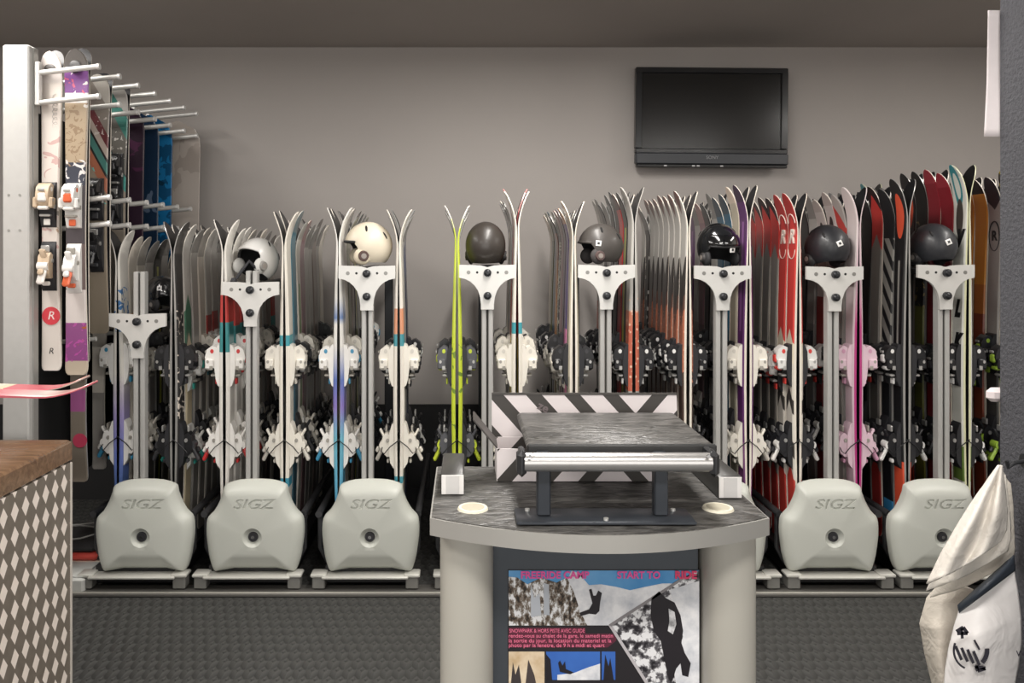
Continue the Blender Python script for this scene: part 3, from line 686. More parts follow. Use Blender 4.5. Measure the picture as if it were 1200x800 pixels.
design('hang_red', 'tan with red and teal stripes', [(0, '8d8272'), (.5, '8d8070'), (.6, 'a8684e'), (.66, '2a2a2a'), (.675, '4a8078'), (.72, '2a2626'), (.735, 'b8aaa0'), (.78, '6a3438'), (.83, '8a827a'), (.93, 'b9b4ac')], 'b', 'black', L=1.28, diag=1.4, ov=[('noise', '5fb0a8', 10, .58, .5, .64), ('noise', 'd0c8c2', 18, .6, .76, .84)])
design('hang_teal', 'grey with teal shovel', [(0, '8d8478'), (.55, '8a8074'), (.62, '3f8f86'), (.68, '3a3a3a'), (.69, '6d6a64'), (.84, '3f7a70'), (.93, 'a9a5a0')], 'b', 'black', L=1.27, diag=1.4, ov=[('noise', 'c9c4be', 18, .6, .7, .82)])
design('hang_small', 'brown child', [(0, '6a6258'), (.42, '8a4a78'), (.55, '6a6258'), (1, '7a746e')], 'g', 'black', L=.86)
BM['tan'] = ('c9b49a', 'e6e2dc'); BM['white_orange'] = ('e4e2de', 'd8643c')
def hang(dn, pxa, pxb, d, ztip, ztail, label, back=False, bind=True, toe=.53, heel=.33):
    w = (pxb-pxa)*d/F; L = ztip-ztail; X = (pxa+pxb)/2
    o = make_ski(dn, L, ((X-CX)*d/F, d+(.004 if back else 0), ztail), -pi/2 if not back else pi/2, label, 'skis hanging on the peg rack', 1 if back else 0, bind, False, toe=toe*L if toe < 1 else toe, heel=heel*L, tip=w*.97, waist=w*.76, tail=w*.92, rise=.02 if not back else .045)
    return o
lean = RAD(-1.2)
dz = ST[0]+.06
o1 = hang('hang_white', 48.5, 74.5, dz, 2.56, 1.07, 'white hanging ski with red round logo, beside the white column')
o2 = hang('hang_purple', 76, 105.5, dz+.0, 2.57, 1.05, 'purple and tan hanging ski with orange and white binding')
o3 = hang('hang_purple', 45, 73, dz, 2.59, 1.1, 'ski turned backwards behind the white hanging ski', True, False)
o4 = hang('cream_grey', 76, 105.5, dz, 2.6, 1.1, 'ski turned backwards behind the purple and tan hanging ski', True, False)
for o in (o1, o2): o.rotation_euler = (RAD(0), 0, -pi/2)
# red round logo and lettering on the white ski
def on_front(parent, L, v): s = surf(v, .02); return s[0]+s[1]
Lw = 1.49
q = MB(); xx = on_front(o1, Lw, .2); q.cyl((xx-.001, 0, 0), (xx+.0012, 0, 0), .042, 28); lg = q.build('logo_disc', M('d0404a', .4), o1, (0, .004, .255))
text('lettering', 'R', .055, M('ecdcd8', .4), lg, (xx+.0018, 0, 0), (pi/2, 0, pi/2), extrude=.0006, shear=.2)
text('lettering', 'R', .04, M('3a3634', .4), o1, (on_front(o1, Lw, .06)+.0006, 0, .09), (pi/2, 0, pi/2), extrude=.0006, shear=.2)
q = MB(); q.tube([(on_front(o1, Lw, .8)+.001, .02+.012*sin(a*1.3), 1.1+.0045*a+.012*cos(a*1.3)) for a in range(40)], .0016, 5); q.build('scribble', M('a8a29c', .4), o1)
q = MB(); q.ell((on_front(o1, Lw, .93)+.011, 0, 1.405), (.0025, .026, .018), 18, 8); q.build('tip_badge', M('4a4644', .4), o1)
q = MB(); q.ell((on_front(o2, 1.52, .93)+.011, 0, 1.43), (.0025, .03, .03), 18, 8); q.build('tip_badge', M('2c2a2a', .4), o2)
hang('hang_red', 103, 130.5, ST[1]+.06, 2.5, 1.22, 'tan hanging ski with red and teal stripes, first behind the purple one')
hang('cream_grey', 103, 130.5, ST[1]+.06, 2.53, 1.25, 'ski turned backwards behind the tan red-striped hanging ski', True, False)
hang('hang_teal', 127, 151.5, ST[2]+.06, 2.49, 1.22, 'grey hanging ski with teal shovel, before the dark snowboard', toe=.65, heel=.5)
hang('cream_grey', 127, 151.5, ST[2]+.06, 2.52, 1.25, 'ski turned backwards behind the teal-shovelled hanging ski', True, False)
# snowboards
def snowboard(px1, w, d, ztop, zbot, top, edge, label, lean=0):
    L = ztop-zbot; b = MB(); n = 30; R = []; X = (px1-CX)*d/F-w/2
    for k in range(n+1):
        v = k/n; e = min(v, 1-v)
        hw = w/2*(.9+.1*(abs(v-.5)*2)**1.6)
        if e < .09: hw *= sqrt(max(.0, 1-((.09-e)/.09)**2.2))
        hw = max(hw, .012); rise = .045*max(0, (.13-e)/.13)**1.8
        z = v*L
        for (x, y) in ((-hw, -rise), (hw, -rise), (hw, -rise-.006), (hw-.004, -rise-.009), (-hw+.004, -rise-.009), (-hw, -rise-.006)): b.v.append(Vector((x, y, z)))
    for k in range(n):
        for i in range(6):
            j = (i+1) % 6; b.f.append((k*6+i, k*6+j, k*6+6+j, k*6+6+i)); b.mi.append(2 if i == 0 else 1 if i in (1, 5) else 0)
    b.f += [tuple(range(5, -1, -1)), tuple(range(n*6, n*6+6))]; b.mi += [1, 1]
    o = b.build('snowboard', [top, edge, BASE], None, (X, d, zbot), ang=25); tag(o, label, 'snowboard', 'snowboards hanging on the peg rack')
    if lean: o.rotation_euler = (lean, 0, 0)
    return o
def board_mat(name, c0, ovs):
    t = NT('board_'+name); v = t.obj(); c = c0
    for colr, sc, thr in ovs: c = t.mix(t.math('GREATER_THAN', t.noise(v, sc, 3, .5, 1), thr), c, colr)
    return t.set(c, .3, 0, None, .3)
snowboard(170.5, .255, ST[3]+.06, 2.43, .95, board_mat('plum', '2c1c2a', [('4a2440', 7, .6), ('7a3a5a', 9, .72)]), M('5a4a4c', .4), 'dark plum snowboard, foremost of the hanging boards')
snowboard(187.5, .255, ST[4]+.06, 2.42, .95, board_mat('navy', '1b3048', [('5a6a80', 4, .62), ('c9ced4', 12, .74)]), M('8a8a8a', .4), 'navy snowboard between the plum and bright blue ones')
snowboard(203.5, .255, ST[5]+.06, 2.43, .93, board_mat('blue', '16527c', [('1f78b0', 9, .5), ('123850', 8, .66)]), M('141a20', .4), 'bright blue snowboard before the white one')
wb = snowboard(236, .27, ST[6]+.06, 2.43, .93, board_mat('white', 'b9b0a8', [('a89e96', 3, .6)]), M('8d8680', .4), 'off-white snowboard with red slashes, by the back wall')
for i, zz in enumerate((1.32, 1.2, 1.1, .98, .86, .78)):
    q = MB(); q.box((-.085, -.0095, zz), (.07, .0012, .012), 0, 0, Matrix.Rotation(RAD(-35), 3, 'Y')); q.build('slash', M('8d2c30', .4), wb)
q = MB(); q.ell((.0, -.0095, 1.36), (.02, .0015, .014), 14, 8); q.build('badge', M('6a3438', .4), wb)
# children's skis hanging low under the first pegs
lowpeg = MB(); 
hs = hang('hang_small', 82, 105, 3.9, 1.33, .52, 'short brown ski with pink disc, low beside the counter corner', bind=False)
hang('cream_grey', 108, 126, 4.2, 1.3, .5, 'short cream-grey ski hanging low behind the white-bound skis', bind=False)
q = MB(); xx = sum(surf(.28, .02)); q.cyl((xx-.001, 0, 0), (xx+.0012, 0, 0), .034, 24); q.build('logo_disc', M('9a3048', .4), hs, (0, .012, .2))
for yy, xx in ((3.925, hx(93, 3.9)), (4.225, hx(117, 4.2))):
    b = MB(); b.cyl((c0+.07, yy, 1.18), (xx+.07, yy, 1.2), .011, 12); b.build('peg', LIGHTALU, wr)

# ---------------------------------------------------------------- counter with pierced panel
YC = 2.70; CXR = -1.305; CH = 1.0
ct = thing('service_counter', 'service counter with brown wooden top and white-diamond patterned side', 'counter', (CXR, YC, 0))
t = NT('counter_wood'); v = t.obj(); mp = t.n('ShaderNodeMapping'); mp.inputs['Scale'].default_value = (1.2, 9, 9); t.l(v, mp.inputs[0])
nz = t.noise(mp.outputs[0], 5, 6, .65, .6); t.set(t.mix(t.noise(v, 3, 2), t.ramp(nz, [(.3, '4a3627'), (.55, '7a5d45'), (.75, '94765a')]), '6a503b'), .2); t.bump(nz, .1, .003); WOOD = t.m
b = MB(); b.box((-.6, -.75, CH-.036), (1.2, 1.5, .072), 0, .008); b.build('worktop', WOOD, ct)
t = NT('diamond_panel'); v = t.obj(); x, y, z = t.sep(v)
a = t.math('SUBTRACT', t.math('FRACT', t.math('DIVIDE', t.math('ADD', y, 10), .058)), .5); bb = t.math('SUBTRACT', t.math('FRACT', t.math('DIVIDE', t.math('ADD', z, 10.03), .071)), .5)
dd = t.math('ADD', t.math('DIVIDE', t.math('ABSOLUTE', a), .36), t.math('DIVIDE', t.math('ABSOLUTE', bb), .43))
mk = t.math('LESS_THAN', dd, 1.0); nz = t.noise(v, 40, 3)
t.set(t.mix(mk, t.mix(nz, '5f574f', '766d63'), t.mix(nz, 'd8ccc2', 'e6dcd4')), .5); t.bump(mk, .4, .003)
b = MB(); b.box((-.014, -.75, .463), (.02, 1.48, .926), 0, 0); b.build('side_panel', t.m, ct)
b = MB(); b.box((-.6, -.018, .463), (1.15, .02, .926)); b.build('back_panel', M('4a443e', .6), ct)
b = MB(); b.box((-.0045, -.0075, .463), (.007, .012, .926), 0, .002); b.build('corner_trim', M('cfc8bf', .4, .3), ct)

# skis lying on a bench beyond the counter
bn = thing('workbench', 'narrow workbench beyond the counter carrying two pink skis', 'bench', (-2.45, 3.03, 0))
b = MB(); b.box((0, 0, 1.075), (1.1, .34, .04), 0, .006); b.build('bench_top', M('5a4a3c', .5), bn)
for sx in (-1, 1):
    for sy in (-1, 1):
        b = MB(); b.box((sx*.5, sy*.13, .528), (.05, .05, 1.055), 0, .004); b.build('leg', DARKMET, bn)
D['pink_front'] = ('', ski_mat('pink_front', [(0, 'd8707c'), (.7, 'd9707c'), (.8, 'd8868c'), (.88, 'dfd2cc'), (.93, 'cfa09a')], lerp=True), M('c8626e', .35), 'white')
D['pink_rear'] = ('', ski_mat('pink_rear', [(0, 'e8e4da'), (.72, 'ece4d0'), (.79, 'e6d8b8'), (.81, 'd2626e'), (.95, 'c98f88')]), M('b3a89c', .35), 'white')
def flat(dn, xt, yy, label):
    L = 1.62; o = link('ski', ski_mesh(dn, L, .115, .085, .1, .05), None, (xt-L+.015, yy, 1.0965))
    # length along +X, top face up
    m = Matrix(((0, 0, 1), (0, -1, 0), (1, 0, 0))); o.rotation_euler = m.to_euler(); tag(o, label, 'ski', 'pink skis lying on the bench')
    o.data.materials[2] = M('b98a84', .4)
    a, h, br = binding('white')
    for nm, me, u in (('toe_binding', a, .75), ('heel_binding', h, .42)): off, th = surf(u/L, .05); link(nm, me, o, (off+th-.001, 0, u))
    return o
flat('pink_front', hx(114, 2.96), 2.965, 'pink ski lying flat nearer the counter, its tip raised')
flat('pink_rear', hx(104, 3.08), 3.09, 'white and pink ski lying flat just behind the pink one')

# things on the floor below the hanging skis
b = MB(); b.box((0, 0, .04), (.3, .2, .08), 0, .012); b.box((0, 0, .083), (.28, .18, .006), 0, .003)
tag(b.build('floor_box', M('b3b4b0', .5), None, (hx(72, 3.92), 3.93, 0)), 'low grey box on the floor between counter and first rack', 'box')
def pack(loc, dims, mat, label, cat, name, extra=None):
    b = MB(); b.ell((0, 0, dims[2]/2), (dims[0]/2, dims[1]/2, dims[2]/2), 24, 12); b.v = [Vector((p.x, p.y, max(0, p.z)*(1 if p.z > .01 else 0))) for p in b.v]
    o = b.build(name, mat, None, loc); tag(o, label, cat)
    return o
sh = thing('storage_shelf', 'low pale tray on the floor under the hanging skis', 'tray', (hx(92, 4.2), 4.2, 0))
b = MB(); b.box((0, 0, .062), (.36, .4, .02), 0, .004); b.build('shelf_board', M('d3cabb', .5), sh)
for q in (-1, 1):
    b = MB(); b.box((q*.17, 0, .026), (.02, .4, .05)); b.build('foot', M('1c1b1b', .6), sh)
b = MB()
for zz, w_, m_ in ((.094, .3, 0), (.134, .27, 1)): b.box((.0, 0, zz), (w_, .3, .038), m_, .014)
o = b.build('bag', [M('c0463c', .6), M('1e1d1e', .7)], None, (hx(96, 4.2), 4.2, 0)); tag(o, 'folded black and red bag on the low tray', 'bag')
b = MB(); b.tube([(.13*cos(a/4), .1*sin(a/4), .164+.006*sin(a*.9)+.0006*a) for a in range(0, 40)], .004, 6)
tag(b.build('cable', M('8d8c88', .4), None, (hx(96, 4.2), 4.2, 0)), 'coil of pale cable on the folded bag', 'cable')

# ---------------------------------------------------------------- kiosk
KX0, KX1, KYF, KYC, KYB, KH = -.083, .718, 1.912, 1.794, 2.365, 1.0
KM = (KX0+KX1)/2; HWK = (KX1-KX0)/2
ks = thing('display_kiosk', 'rounded grey kiosk table with dark grained top and metal rim', 'kiosk', (KM, 2.1, 0))
def kpt(x, y, z=0): return (x-KM, y-2.1, z)
def kout(inset=0, yb=KYB):
    pts = []
    for i in range(25):
        u = -1+2*i/24; x = KM+u*(HWK-inset); y = KYC+inset+(KYF-KYC)*u*u; pts.append((x-KM, y-2.1))
    return pts+[(KX1-inset-KM, yb-inset-2.1), (KX0+inset-KM, yb-inset-2.1)]
t = NT('kiosk_laminate'); v = t.obj(); mp = t.n('ShaderNodeMapping'); mp.inputs['Scale'].default_value = (1, 3.2, 1); t.l(v, mp.inputs[0])
nz = t.ramp(t.noise(mp.outputs[0], 16, 2, .5, 1.2), [(.35, '000000'), (.65, 'ffffff')]); t.set(t.mix(nz, '363533', '5f5d5a'), .42); t.bump(nz, .35, .01); LAM = t.m
RIM = M('a5a39e', .4, .3, .06, 8)
b = MB(); b.prism(kout(0), KH-.042, KH-.002, 'z', 1); b.prism(kout(.004), KH-.003, KH, 'z', 0); b.build('tabletop', [LAM, RIM], ks, ang=25)
# body: two rounded columns and rear box
KG = M('aeaba2', .42, 0, .03, 4)
def column(xa, xb):
    n = 14; pts = []
    for i in range(n+1):
        a = pi*i/n; u = -cos(a); pts.append(((xa+xb)/2+(xb-xa)/2*u-KM, 2.02-.08*abs(sin(a))**.55-2.1))
    pts += [(xb-KM, 2.32-2.1), (xa-KM, 2.32-2.1)]
    b = MB(); b.prism(pts, .0, KH-.043, 'z'); return b.build('side_column', KG, ks, ang=30)
cl = column(-.062, .07); cr = column(.586, .713)
b = MB(); b.box(kpt(KM, 2.02, (KH-.044)/2), (.52, .02, KH-.046)); b.build('front_panel', M('474c52', .4, .2), ks)
b = MB(); b.box(kpt(KM, 2.31, (KH-.044)/2), (.52, .02, KH-.046)); b.build('rear_panel', M('474c52', .5), ks)
for s in (-1, 1):
    b = MB(); b.cyl(kpt(KM+s*.2985, 1.995-.02, KH), kpt(KM+s*.2985, 1.995-.02, KH+.005), .038, 32, 0, r1=.035); b.cyl(kpt(KM+s*.2985, 1.975, KH+.005), kpt(KM+s*.2985, 1.975, KH+.0056), .028, 32, 1); b.build('cable_grommet', [M('dcd6c2', .5), M('b3ac98', .6)], ks)
# raised end rails with pale labels
for xa, ya, yb, ln in ((-.032, 2.085, 2.3, 0), (.672, 2.055, 2.62, 1)):
    b = MB(); hh = .055 if ln == 0 else .058; b.box(kpt(xa, (ya+yb)/2, KH+hh/2), (.06, yb-ya, hh), 0, .003); rl = b.build('end_rail', M('3c3b39', .4), ks)
    b = MB(); b.box(kpt(xa, ya-.001, KH+hh/2), (.057, .002, hh-.006)); b.box(kpt(xa, ya-.0025, KH+hh/2), (.034, .002, hh-.008), 1); b.build('end_label', [M('e2dfdc', .5), M('c9c7c5', .4)], rl)
# maker's plate on the right column
b = MB(); b.box(kpt(.686, 1.9735, .895), (.042, .004, .036), 0, .001, Matrix.Rotation(RAD(8), 3, 'Z')); pl = b.build('nameplate', M('17161a', .4), ks)
b_ = text('lettering', 'Snoz', .02, M('e6e4e0', .4), pl, kpt(.686, 1.970, .896), (pi/2, RAD(-6), RAD(8)), extrude=.0006, shear=.25, bold=.0006)

# poster on the kiosk front
PZ = 2.0095
def PP(px, py): p = W(px, py, PZ); return (p.x, p.z)
po = thing('poster', 'snowboard trip poster with mountain photos on the kiosk front', 'poster', (0, PZ, 0))
def poly(name, pts, mat, layer, parent=po):
    b = MB(); q = [PP(*p) for p in pts]; b.prism(q, -.0008*layer-.0008, -.0008*layer, 'y'); return b.build(name, mat, parent, smooth=False)
def nmat(name, stops, sc, detail=4, stretch=(1, 1, 1)):
    t = NT('print_'+name); mp = t.n('ShaderNodeMapping'); mp.inputs['Scale'].default_value = stretch; t.l(t.obj(), mp.inputs[0])
    return t.set(t.ramp(t.noise(mp.outputs[0], sc, detail, .62), stops), .35)
SNOW = nmat('snow', [(.3, 'b8bcc4'), (.6, 'f0f0f2')], 14); FOREST = nmat('forest', [(.38, '2a2522'), (.46, '6a5a4c'), (.52, '9a9690'), (.58, 'e6e6e8')], 62, 5, (1.4, 1, .8))
BWF = nmat('bw', [(.4, '221f24'), (.49, '6a686c'), (.55, 'e4e4e6')], 48, 5); SKY = nmat('sky', [(.3, '3f86c0'), (.7, '79b0dc')], 4); SKY2 = nmat('sky2', [(.3, '2a50a0'), (.7, '3f70c0')], 4)
INK = M('211d22', .4); WHT = M('ece8ea', .4); PINK = M('e0569c', .4); REDP = M('d8406a', .4); SAND = nmat('sand', [(.35, 'b89a70'), (.65, 'e6d6bc')], 10)
poly('sheet', [(595, 667), (820, 667), (820, 925), (595, 925)], M('232024', .4), 0)
f = poly('panorama_photo', [(596, 668), (819, 668), (758, 706), (714, 732), (596, 732)], SKY, 1)
poly('snow_ridge', [(664, 680), (670, 668), (678, 671), (690, 685), (704, 684), (722, 687), (738, 691), (756, 687), (776, 683), (790, 683), (758, 706), (714, 732), (664, 732)], SNOW, 2, f)
poly('forest', [(596, 675), (606, 676), (618, 684), (634, 676), (652, 682), (664, 676), (672, 692), (680, 716), (688, 732), (596, 732)], FOREST, 3, f)
poly('tree', [(622, 684), (626, 700), (632, 694), (634, 720), (622, 722)], M('b9bec6', .5), 4, f); poly('tree', [(637, 682), (643, 684), (644, 720), (637, 719)], M('b3b8c0', .5), 4, f)
poly('rider', [(690, 690), (693, 689), (695, 697), (698, 697), (701, 691), (705, 694), (703, 705), (702, 715), (698, 719), (690, 718), (680, 721), (679, 717), (690, 713), (694, 706)], INK, 4, f)
g = poly('rider_photo', [(715, 732), (800, 676), (819, 668), (819, 925), (795, 860)], BWF, 2)
poly('snow_field', [(785, 690), (819, 680), (819, 925), (808, 890), (790, 790), (800, 745)], SNOW, 3, g)
poly('rider', [(763, 700), (772, 692), (780, 700), (790, 705), (797, 720), (800, 738), (798, 752), (802, 764), (809, 776), (806, 792), (799, 790), (797, 776), (792, 782), (786, 800), (782, 790), (778, 770), (774, 750), (766, 738), (762, 720)], INK, 4, g)
poly('rider_arm', [(783, 712), (790, 716), (792, 730), (788, 742), (782, 738), (784, 726)], nmat('jacket', [(.4, '8a8a8c'), (.6, 'e0e0e2')], 40), 5, g)
poly('photo_edge', [(713, 731), (716, 733), (802, 677), (800, 675)], M('8a8688', .4), 4)
poly('photo_edge', [(713, 732), (717, 732), (797, 858), (794, 860)], M('b9b5b8', .4), 4)
poly('text_panel', [(596, 735), (686, 735), (686, 742), (722, 742), (722, 750), (712, 758), (596, 758)], M('5a2436', .4), 1)
s1 = poly('forest_photo', [(596, 763), (638, 763), (638, 808), (596, 808)], SAND, 1); poly('tree', [(598, 808), (601, 775), (604, 790), (608, 778), (612, 808)], M('3a3434', .5), 2, s1); poly('tree', [(615, 808), (619, 772), (626, 790), (630, 808)], M('453c3a', .5), 2, s1)
s2 = poly('jump_photo', [(640, 763), (703, 763), (703, 796), (640, 796)], SKY2, 1); poly('snow_ridge', [(653, 790), (672, 788), (690, 781), (703, 777), (703, 796), (653, 796)], SNOW, 2, s2)
poly('rider', [(654, 776), (656, 773), (659, 779), (662, 774), (663, 783), (672, 787), (668, 789), (656, 786)], INK, 3, s2); poly('tree', [(640, 796), (640, 766), (645, 772), (647, 796)], INK, 2, s2)
s3 = poly('forest_photo', [(705, 763), (721, 763), (721, 796), (705, 796)], SKY2, 1); poly('tree', [(707, 796), (709, 766), (713, 780), (715, 770), (719, 796)], INK, 2, s3)
def ptxt(body, px, py, h, mat, layer, sx=1, name='lettering', bold=0, align=None):
    p = W(px, py, PZ); return text(name, body, h*PZ/F*1.35, mat, po, (p.x, -.0008*layer, p.z), (pi/2, 0, 0), extrude=.0004, sx=sx, bold=bold)
ptxt('FREERIDE CAMP', 650, 673, 8.5, PINK, 6, .98, 'title', .0008); ptxt('START TO', 748, 673, 8.5, PINK, 6, .95, 'title', .0008); ptxt('RIDE', 803, 673, 9, REDP, 6, 1.0, 'title', .0012)
for yy, s_, px in ((738.5, 'SNOWPARK & HORS PISTE AVEC GUIDE', 641), (744.3, 'rendez-vous au chalet de la gare, le samedi matin', 657), (750, 'la sortie du jour, la location du materiel et la', 656), (755.5, 'photo par la fenetre, de 9 h a midi et quart', 652)):
    o = ptxt(s_, px, yy, 4.6, M('f07a9a', .4), 3, 1); ww = o.dimensions.x
    tgt = (88 if yy < 740 else 122 if yy < 746 else 120 if yy < 752 else 112)*PZ/F; o.scale.x = tgt/max(ww, .01)

# roller stand on the kiosk
BX = (706-CX)*1.9/F
st = thing('roller_stand', 'low dark steel stand with chrome roller bar and grained shelf on kiosk', 'stand', (0, 0, KH))
b = MB(); xa, xb = .118, .53; b.box(((xa+xb)/2, 1.9, .006), (xb-xa, .1, .008), 0, .002)
for x, y in ((xa+.03, 1.93), (.324, 1.862), (xb-.035, 1.93)): b.cyl((x, y, .009), (x, y, .015), .006, 10, 1)
b.build('base_plate', [M('3f4349', .35, .4), M('dcdcd8', .3, .6)], st)
for px in (637, 774):
    x = (px-CX)*1.9/F; b = MB(); b.box((x, 1.905, .083), (.032, .032, .146), 0, .003); b.box((x, 2.03, .139), (.03, .26, .016), 0, .002); b.build('leg', M('31353b', .35, .3), st)
x0, x1 = (614-CX)*1.872/F, (832-CX)*1.872/F
b = MB(); b.cyl((x0, 1.868, .142), (x1, 1.868, .142), .0215, 32, 0); b.build('roller_bar', M('b5b3b1', .28, .7, .03, 30), st)
for x, s in ((x0, -1), (x1, 1)):
    b = MB(); b.box((x+s*.006, 1.872, .14), (.022, .052, .06), 0, .01); b.cyl((x-s*.012, 1.846, .162), (x-s*.012, 1.840, .162), .004, 8, 1); b.box((x+s*.004, 1.89, .152), (.014, .06, .03), 0, .003); b.build('end_cap', [M('2e2f31', .4, .2), STEEL], st)
b = MB(); b.box(((.148+.595)/2, 2.115, .158), (.447, .39, .02), 0, .006); b.box((.372, 1.925, .157), (.45, .012, .026), 1, .004); b.build('shelf', [LAM, M('2b2b2b', .5)], st)

# striped open box behind the stand
t = NT('striped_card'); v = t.obj(); x, y, z = t.sep(v)
mir = t.math('ABSOLUTE', t.math('SUBTRACT', x, .184))
fr = t.math('FRACT', t.math('DIVIDE', t.math('ADD', t.math('SUBTRACT', 2.0, mir), t.math('MULTIPLY', z, 0.9)), .112))
mk = t.math('LESS_THAN', fr, .42); t.set(t.mix(mk, 'ded6d6', '37332f'), .5); CARD = t.m
t = NT('striped_card_front'); v = t.obj(); x, y, z = t.sep(v)
mir = t.math('ABSOLUTE', t.math('SUBTRACT', x, .09))
fr = t.math('FRACT', t.math('DIVIDE', t.math('ADD', t.math('SUBTRACT', 2.0, mir), t.math('MULTIPLY', z, -.9)), .112))
mk = t.math('LESS_THAN', fr, .4); t.set(t.mix(mk, 'ded6d6', '37332f'), .5); CARDF = t.m
bx = thing('cardboard_box', 'black and white striped cardboard box, open on the kiosk', 'box', (.313, 2.275, KH+.002))
BW2, BD, BH = .45, .14, .088
b = MB(); b.box((0, -BD/2, BH/2), (BW2, .004, BH), 0); b.box((0, BD/2, BH/2), (BW2, .004, BH), 0); b.box((-BW2/2, 0, BH/2), (.004, BD, BH), 1); b.box((BW2/2, 0, BH/2), (.004, BD, BH), 1); b.box((0, 0, .002), (BW2, BD, .004), 1)
b.build('tray', [CARDF, M('d3cccb', .5)], bx, smooth=False)
b = MB(); b.box((.035, 0, .062), (.54, .004, .124), 0); b.box((.035, -.0, .127), (.54, .012, .006), 1); ld = b.build('lid', [CARD, M('3b3733', .5)], bx, (0, BD/2+.012, BH-.006), smooth=False); ld.rotation_euler = (RAD(-6), 0, 0)
text('lettering', 'ze', .035, M('6a5f60', .5), ld, (-.085, -.003, .088), (pi/2, RAD(25), 0), extrude=.0005, bold=.001)
for s, a in ((-1, 48),):
    b = MB(); b.box((-.05, 0, 0), (.1, .12, .004), 0); fl = b.build('flap', M('45413e', .5), bx, (-BW2/2, -.005, BH), smooth=False); fl.rotation_euler = (0, RAD(50), 0)

# ---------------------------------------------------------------- partition wall: paper, hook, bags
b = MB()
def paper(u, v): 
    px = 1155+22*u+(-2.0*max(0, v-.6)/.4)*(1-u)+3*(1-v)*(1-u); py = 12+148*v
    return W(px, py, WY+.006+.004*sin(v*5)+.02*(1-u)*v)
b.grid(paper, 8, 16); o = b.build('hanging_paper', M('e2dadb', .6), None); md = o.modifiers.new('thick', 'SOLIDIFY'); md.thickness = .001; md.offset = 1
tag(o, 'blank white paper sheet sticking out past the dark wall near the ceiling', 'paper')
p = W(1165, 462, WY+.02)
b = MB(); b.box((p.x+.005, WY+.018, p.z), (.05, .03, .036), 0, .01); tag(b.build('wall_switch', M('ddd2d2', .45)), 'small white rounded switch on the edge of the dark wall', 'switch')
hk = W(1172, 546, 2.045)
b = MB(); b.tube([(WX, 2.02, hk.z+.02), (WX-.03, 2.02, hk.z+.015), (WX-.047, 2.02, hk.z+.004), (WX-.05, 2.02, hk.z+.02)], .005, 8); b.cyl((WX-.001, 2.02, hk.z+.02), (WX-.008, 2.02, hk.z+.02), .018, 14)
tag(b.build('wall_hook', DARKMET), 'small dark hook on the dark wall holding the bags', 'hook')
CLOTH = []
for i, c in enumerate(('dbd5cb', 'd3ccc0', 'dfd9d0', 'cfc7bb')):
    t = NT('cloth_%d' % i); nz = t.noise(t.obj(), 9, 4); c0 = lin(c); t.set(t.mix(nz, tuple(x*.9 for x in c0[:3])+(1,), c), .8); t.bump(t.noise(t.obj(), 22, 3, .6, .6), .35, .02); CLOTH.append(t.m)
def lerp_curve(pts, v):
    n = len(pts)-1; k = min(int(v*n), n-1); f = v*n-k; a, b_ = pts[k], pts[k+1]
    return a[0]+(b_[0]-a[0])*f, a[1]+(b_[1]-a[1])*f
def cloth(name, left, right, d, mat, folds, amp, label, cat, group, thick=.004, seed=0, bulge=.03, sag=0, nu=40, nv=40):
    rnd = random.Random(seed); ph = [rnd.uniform(0, 6) for _ in range(4)]
    def fn(u, v):
        l = lerp_curve(left, v); r_ = lerp_curve(right, v)
        px = l[0]+(r_[0]-l[0])*u; py = l[1]+(r_[1]-l[1])*u+sag*sin(pi*u)*v
        dd = d-bulge*sin(pi*u)*min(1, v*2.5)+amp*min(1, .15+v*1.6)*(sin(u*folds*2*pi+ph[0]+1.4*v)+.45*sin(u*folds*4.3+ph[1]-3*v)+.3*sin(v*9+ph[2]+u*3))
        return W(px, py, dd)
    b = MB(); b.grid(fn, nu, nv); o = b.build(name, mat, None, ang=180); md = o.modifiers.new('thick', 'SOLIDIFY'); md.thickness = thick; md.offset = 0
    if label: tag(o, label, cat, group)
    return o
G = 'cream cloth bags hanging by the dark wall'
cloth('hanging_cloth_bag', [(1170, 545), (1148, 574), (1124, 612), (1102, 650), (1086, 684)], [(1174, 545), (1177, 570), (1180, 598), (1179, 620), (1172, 634)], 1.972, CLOTH[2], 1.9, .014, 'foremost cream cloth bag, folded to a point at its hook', 'bag', G, seed=1, bulge=.03, sag=4, nu=60)
cloth('hanging_cloth_bag', [(1171, 548), (1148, 582), (1124, 620), (1100, 660), (1085, 692)], [(1178, 556), (1181, 585), (1184, 612), (1184, 632), (1180, 645)], 2.02, CLOTH[0], 1.8, .007, 'second cream cloth bag, its edge showing under the foremost one', 'bag', G, seed=2, bulge=.02, sag=5, nu=60)
cloth('hanging_cloth_bag', [(1172, 552), (1150, 592), (1128, 630), (1106, 668), (1090, 700)], [(1184, 566), (1187, 595), (1188, 622), (1189, 642), (1187, 655)], 2.055, CLOTH[1], 1.6, .006, 'third cream cloth bag, hanging against the dark wall under the others', 'bag', G, seed=3, bulge=.02, sag=6, nu=60)
cloth('hanging_cloth_bag', [(1106, 676), (1086, 700), (1078, 730), (1084, 765), (1094, 806), (1096, 840)], [(1140, 690), (1136, 715), (1130, 745), (1126, 775), (1124, 806), (1124, 840)], 2.115, CLOTH[3], .9, .012, 'long cream bag hanging behind the white printed bag', 'bag', G, seed=4, bulge=.05)
wbg = thing('hanging_carrier_bag', 'white carrier bag with round black arrow logo and dark band', 'bag', (0, 0, 0))
t = NT('carrier'); nz = t.noise(t.obj(), 7, 3); t.set(t.mix(nz, 'd9d5d3', 'e9e6e4'), .45); t.bump(t.noise(t.obj(), 9, 3, .5, .8), .4, .03); CARR = t.m
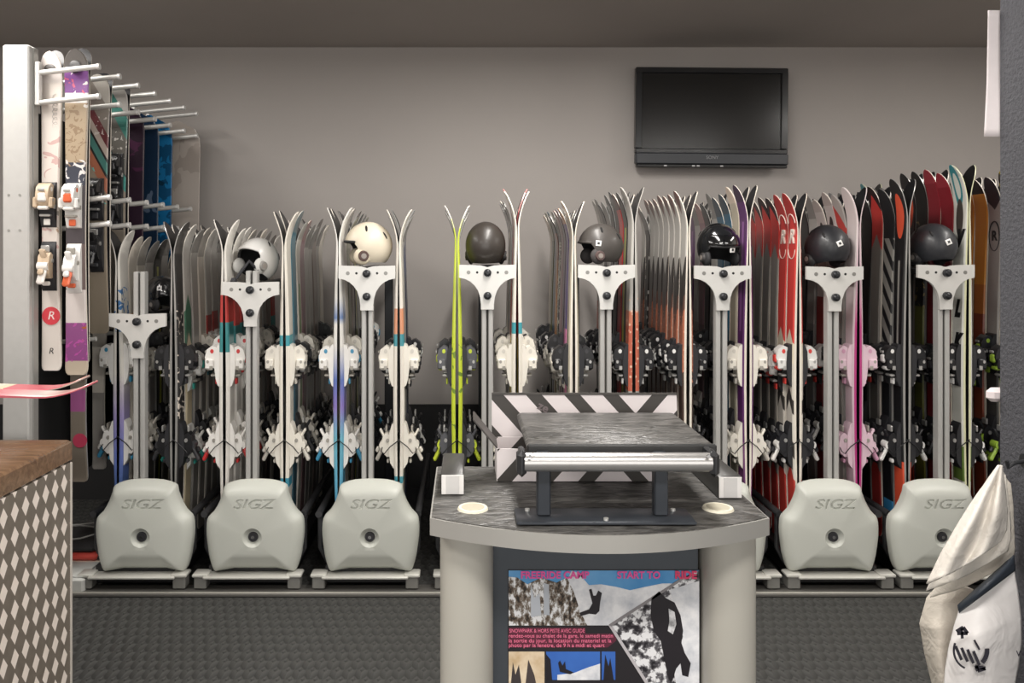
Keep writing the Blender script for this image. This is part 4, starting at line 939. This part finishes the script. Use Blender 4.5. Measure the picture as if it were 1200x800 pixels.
WB = cloth('bag_front', [(1124, 714), (1118, 735), (1112, 760), (1108, 785), (1106, 812), (1106, 850)], [(1187, 662), (1192, 690), (1196, 720), (1197, 750), (1193, 780), (1180, 850)], 1.99, CARR, .8, .006, None, None, None, seed=5, bulge=.045)
WB.parent = wbg
o = cloth('bag_rear', [(1124, 714), (1118, 735), (1112, 760), (1108, 785), (1106, 812), (1106, 850)], [(1187, 662), (1192, 690), (1196, 720), (1197, 750), (1193, 780), (1180, 850)], 2.015, CARR, .6, .004, None, None, None, seed=6, bulge=-.02); o.parent = wbg
o = cloth('dark_band', [(1122, 709), (1124, 718)], [(1188, 650), (1190, 668)], 1.985, M('2c333c', .5), .5, .003, None, None, None, thick=.002, seed=5, bulge=.045, nv=6); o.parent = wbg
# logo: circling arrows and hand strokes, laid on the bag front
def bag_d(px, py): return 1.938
LG = MB(); cx_, cy_ = 1138, 762
def stroke(pts, w):
    q = [W(x, y, 1.9385) for x, y in pts]; n = len(q)
    for (x, y), (x2, y2) in zip(pts, pts[1:]):
        dx, dy = x2-x, y2-y; L_ = max(.01, sqrt(dx*dx+dy*dy)); nx, ny = -dy/L_*w/2, dx/L_*w/2
        P_ = [W(x+nx, y+ny, 1.936), W(x2+nx, y2+ny, 1.936), W(x2-nx, y2-ny, 1.936), W(x-nx, y-ny, 1.936)]
        LG.add(P_+[p+Vector((0, .0015, 0)) for p in P_], [(0, 1, 2, 3), (7, 6, 5, 4), (0, 4, 5, 1), (1, 5, 6, 2), (2, 6, 7, 3), (3, 7, 4, 0)])
stroke([(cx_-20*cos(a/10), cy_+22*sin(a/10)-0) for a in range(-4, 13)], 2.2)
stroke([(cx_+19*cos(a/10), cy_+20*sin(a/10)) for a in range(-1, 9)], 5)
stroke([(1143, 781), (1155, 783), (1146, 786), (1144, 780)], 4); stroke([(1121, 740), (1129, 735), (1134, 742), (1122, 742)], 4); stroke([(1127, 736), (1128, 748)], 3)
for k in range(4): stroke([(1120+k*7, 757+k*2), (1127+k*7, 773+k*2)], 3.2)
stroke([(1142, 750), (1148, 761)], 2.2)
LG.build('logo', M('34323a', .5), wbg, smooth=False)
text('lettering', 'W', .02, M('34323a', .5), wbg, W(1196, 766, 1.945), (pi/2, 0, 0), extrude=.0006)
